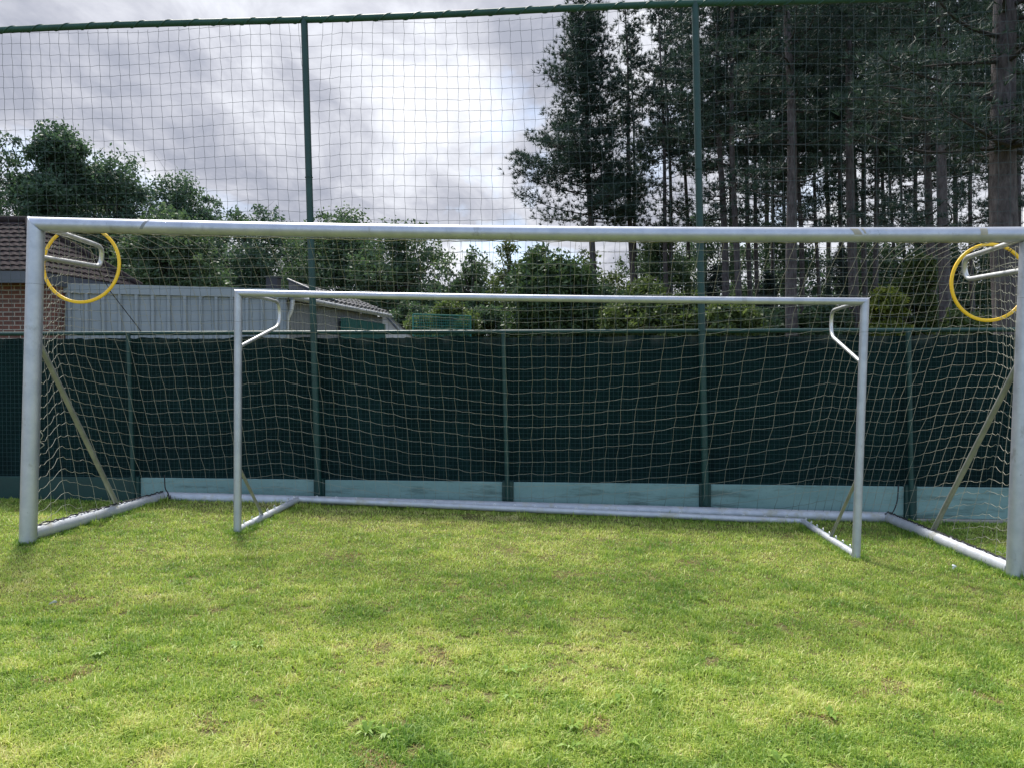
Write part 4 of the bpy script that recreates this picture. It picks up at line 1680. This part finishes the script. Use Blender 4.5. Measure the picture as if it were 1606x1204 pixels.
def pine(px, w_px, Y, top_y, crown_y, label, seed, spread=2.2, lean=None, dens=1.0, px_ref=450, left=1.0, mat=NEEDLE, low=11, lo_y=372, taper=1.4):
    r = np.random.default_rng(seed)
    z0 = -.18
    Pref = W(px, px_ref, Y)
    rad = w_px / F * Y / 2
    H = W(px, top_y, Y)[2] - z0
    zc = W(px, crown_y, Y)[2]
    ln = -.030 if lean is None else lean
    root = empty('pine_tree', (float(Pref[0] - ln * (Pref[2] - z0)), Y, z0), label, 'pine tree', 'pines beyond the fence')
    ax = lambda z: np.array([Pref[0] + ln * (z - Pref[2]) + .05 * math.sin(z * .6 + seed), Y + .06 * math.sin(z * .5 + seed * 2), z])
    zs = np.linspace(z0 - .1, H + z0, 26)
    mb = MB()
    mb.tube([ax(z) for z in zs], [max(.015, rad * (1.12 if k == 0 else 1) * (1 - .86 * ((z - z0) / H) ** 1.25)) for k, z in enumerate(zs)], 12)
    mb2 = MB()
    C, D, T = [], [], []
    Htop = H + z0
    nbr = int((Htop - zc) / .15 * dens)
    br = [(zc + (Htop - zc) * (k + r.random()) / nbr, 1.0) for k in range(nbr)]
    zl = W(px, lo_y, Y)[2]
    for _ in range(low):
        br.append((zl + (zc - zl) * r.random(), .45))
    gap = r.uniform(0, 6.28)
    for zb, live in br:
        if live == 1 and seed != 300 and math.sin(zb * 1.9 + gap) + math.sin(zb * .83 + gap * 2) < -1.25:
            continue
        tz = (zb - zc) / max(.1, Htop - zc)
        az = r.random() * 2 * math.pi
        Lb = spread * (1.05 - .85 * max(0, tz) ** taper) * (.55 + .6 * r.random())
        if live < 1:
            Lb = spread * (.3 + .7 * r.random())
        dx = math.cos(az)
        if dx < 0:
            Lb *= left
        rise = r.uniform(-.12, .30) + .45 * max(0, tz)
        p0 = ax(zb)
        dirv = np.array([dx, math.sin(az), rise])
        side = np.array([-math.sin(az), math.cos(az), 0])
        p1 = p0 + dirv * Lb * .5 + side * r.normal(0, .08) * Lb + np.array([0, 0, -.05 * Lb])
        p2 = p0 + dirv * Lb + side * r.normal(0, .12) * Lb + np.array([0, 0, .06 * Lb])
        sp = smooth_path([p0, p1, p2], 4)
        r0 = max(.012, rad * .20 * (1 - .6 * max(0, tz)))
        mb2.tube(sp, list(np.linspace(r0, .006, len(sp))), 5, caps=False)
        nt = int(Lb * 36 * live * r.uniform(.7, 1.25)) + 2
        for _ in range(nt):
            t = 1 - (1 - .25) * r.random() ** 1.6 if live == 1 else 1 - .55 * r.random()
            i = t * (len(sp) - 1)
            a = sp[int(min(i, len(sp) - 2))]
            b = sp[int(min(i, len(sp) - 2)) + 1]
            q = a + (b - a) * (i - int(min(i, len(sp) - 2)))
            off = r.normal(0, 1, 3) * np.array([.24, .24, .10]) * (.6 + .5 * Lb / 2)
            e = q + off + np.array([0, 0, .05])
            if r.random() < .3:
                mb2.tube([q, e], [.008, .004], 3, caps=False)
            C.append(e)
            D.append(off / (np.linalg.norm(off) + 1e-6) * .55 + np.array([0, 0, .75]) + dirv * .25)
            T.append(r.normal(.45, .2))
        # dead twigs on the low limbs
        if live < 1:
            for _ in range(4):
                q = sp[r.integers(1, len(sp))]
                mb2.tube([q, q + r.normal(0, .3, 3)], [.008, .003], 3, caps=False)
    nf = len(mb.f)
    if mb2.n:
        mb.add(np.concatenate(mb2.v), mb2.f)
    o = mb.build('trunk', BARK_PINE, root, smooth=True)
    o.data.materials.append(LIMB)
    o.data.polygons.foreach_set('material_index', (np.arange(len(o.data.polygons)) >= nf).astype(np.int32))
    if C:
        C, D, T = np.array(C), np.array(D), np.array(T)
        n = 13
        k = max(.7, min(1.35, Y / 25))
        V = needles(C, D, r, n, .19, .023 * k)
        mk('crown', V, np.arange(len(V)).reshape(-1, 3), mat, root, tone=np.clip(np.repeat(T, n) + r.normal(0, .08, len(C) * n), 0, 1))
    return root


PINES = [
    # px, width, Y, top_y, crown_y, label
    (929, 13, 30, 12, 345, 'leftmost pine with a ragged crown open to the sky', dict(spread=2.5, dens=2.7, left=1.22, low=3, taper=.85)),
    (992, 11, 31, 8, 300, 'slim pine second from the left of the stand', dict(spread=1.25, dens=.85, taper=1.0)),
    (999, 7, 33, 40, 300, 'thin pine stem close against the second pine', dict(spread=1.0, dens=.7, taper=1.0)),
    (1046, 9, 31, -20, 250, 'slim pine third from the left with a twin stem', dict(spread=1.3, dens=.85)),
    (1054, 8, 32, -10, 260, 'thin twin stem just right of the third pine', dict(spread=1.15, dens=.75)),
    (1079, 8, 34, -30, 280, 'thin pine just left of the right tall net post', dict(spread=1.7, dens=1.0)),
    (1136, 13, 27, -160, 225, 'pine right of the right tall net post with a dark forked top', dict(spread=2.1, dens=1.2)),
    (1156, 12, 26, -180, 210, 'straight grey pine second to the right of the right tall net post', dict(spread=1.7, dens=1.0)),
    (1176, 9, 31, -120, 250, 'thin pine in a close pair left of the thick middle pine', dict(spread=1.7, dens=1.0)),
    (1188, 8, 32, -120, 250, 'thinner right hand stem of the close pine pair', dict(spread=1.7, dens=1.0)),
    (1214, 7, 35, -90, 290, 'very thin pine just left of the thick middle pine', dict(spread=1.8, dens=1.0)),
    (1244, 20, 21, -330, 175, 'thick middle pine with pale purple grey bark', dict(spread=1.8, dens=1.05)),
    (1256, 9, 30, -150, 250, 'thin pine half hidden by the thick middle pine', dict(spread=2.0, dens=1.0)),
    (1283, 7, 35, -80, 300, 'very thin dark pine right of the thick middle pine', dict(spread=1.8, dens=.9)),
    (1322, 9, 29, -160, 240, 'dark slim pine left of the pine above the small goal corner', dict(spread=2.0, dens=1.0)),
    (1338, 17, 22, -330, 170, 'stout straight pine above the right corner of the small goal', dict(spread=1.8, dens=1.05)),
    (1358, 10, 28, -180, 240, 'slim pine right of the stout pine over the small goal corner', dict(spread=2.0, dens=1.0)),
    (1376, 10, 27, -180, 240, 'slim pine second right of the stout pine over the small goal corner', dict(spread=2.0, dens=1.0)),
    (1400, 6, 36, -80, 260, 'very thin pine in the bright gap left of the right pines', dict(spread=2.0, dens=1.0)),
    (1419, 6, 36, -90, 270, 'second very thin pine in the bright gap', dict(spread=2.0, dens=1.0)),
    (1461, 15, 23, -320, 210, 'dark pine trunk tight behind the pale trunk by the right hoop', dict(spread=2.0, dens=1.1)),
    (1481, 20, 19, -420, 200, 'large pale barked pine left of the right hoop', dict(spread=2.1, dens=1.2)),
    (1525, 8, 30, -150, 260, 'thin pine seen through the right hoop', dict(spread=1.8, dens=1.05)),
    (1583, 46, 12.5, -900, 230, 'nearest and thickest pine at the right edge with rough bark', dict(spread=2.4, dens=1.5, lo_y=230)),
    (1650, 16, 22, -330, 220, 'pine at the far right just outside the frame edge', dict(spread=2.4, dens=1.3)),
]
for k, px in enumerate((1105, 1150, 1205, 1232, 1300, 1345, 1390, 1440, 1500, 1555, 1600)):
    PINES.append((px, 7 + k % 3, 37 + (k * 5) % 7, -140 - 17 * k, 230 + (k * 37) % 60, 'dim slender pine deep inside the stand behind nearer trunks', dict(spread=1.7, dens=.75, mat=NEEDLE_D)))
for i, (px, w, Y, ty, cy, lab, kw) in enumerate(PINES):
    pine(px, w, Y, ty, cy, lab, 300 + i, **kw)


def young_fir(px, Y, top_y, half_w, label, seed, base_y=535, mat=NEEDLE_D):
    r = np.random.default_rng(seed)
    X = (px - 803) / F * Y
    H, zb = W(px, top_y, Y)[2], max(.2, W(px, base_y, Y)[2])
    hw = half_w / F * Y
    root = empty('young_fir', (X, Y, -.18), label, 'fir tree', 'young firs')
    mb = MB()
    mb.tube([np.array([X, Y, -.25]), np.array([X, Y, H])], [.09, .012], 8)
    C, D, T = [], [], []
    for k in range(130):
        t = (k + r.random()) / 130
        z = zb + (H - zb) * t
        az = r.random() * 6.283
        L = hw * (1 - t) ** .8 * (.75 + .4 * r.random()) + .05
        d = np.array([math.cos(az), math.sin(az), -.12 + .3 * t])
        e = np.array([X, Y, z]) + d * L
        mb.tube([np.array([X, Y, z]), e], [.012, .004], 4, caps=False)
        for _ in range(int(5 + L * 12)):
            q = np.array([X, Y, z]) + d * L * (.2 + .8 * r.random()) + r.normal(0, .07, 3)
            C.append(q)
            D.append(d + np.array([0, 0, .2]))
            T.append(r.normal(.45, .2))
    mb.build('trunk', BARK_OAK, root)
    V = needles(np.array(C), np.array(D), r, 11, .14, .02)
    mk('crown', V, np.arange(len(V)).reshape(-1, 3), mat, root, tone=np.clip(np.repeat(np.array(T), 11), 0, 1))


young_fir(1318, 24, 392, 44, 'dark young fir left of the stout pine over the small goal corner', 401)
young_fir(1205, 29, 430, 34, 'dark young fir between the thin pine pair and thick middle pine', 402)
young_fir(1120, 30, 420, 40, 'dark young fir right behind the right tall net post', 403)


def far_wood():
    """the unbroken wood far behind, low against the sky"""
    r = np.random.default_rng(77)
    n = 26000
    x = r.uniform(-42, 60, n)
    y = r.uniform(48, 60, n)
    top = .9 + 2.2 * fbm2(x * .18, y * .1, 8, 4) + 2.2 * fbm2(x * .7, y * .3, 9, 3) + 4.5 * sstep((x - 5) / 12)
    z = -.2 + top * r.random(n) ** .8
    V = leaves(np.stack([x, y, z], 1), .42, r)
    t = np.clip(.35 + .5 * (fbm2(x * .8, z * .9, 6, 3) - .5) + r.normal(0, .1, n), 0, 1)
    o = mk('far_wood', V, np.arange(len(V)).reshape(-1, 4), LEAF_OAK, loc=(0, 54, -.2), tone=t)
    tag(o, 'low band of far woodland foliage behind all the trees', 'woodland', kind='stuff')


far_wood()

scene.render.engine = 'CYCLES'
scene.cycles.use_denoising = True
scene.cycles.max_bounces = 8
scene.cycles.transparent_max_bounces = 8
print('verts', sum(len(m.vertices) for m in bpy.data.meshes))
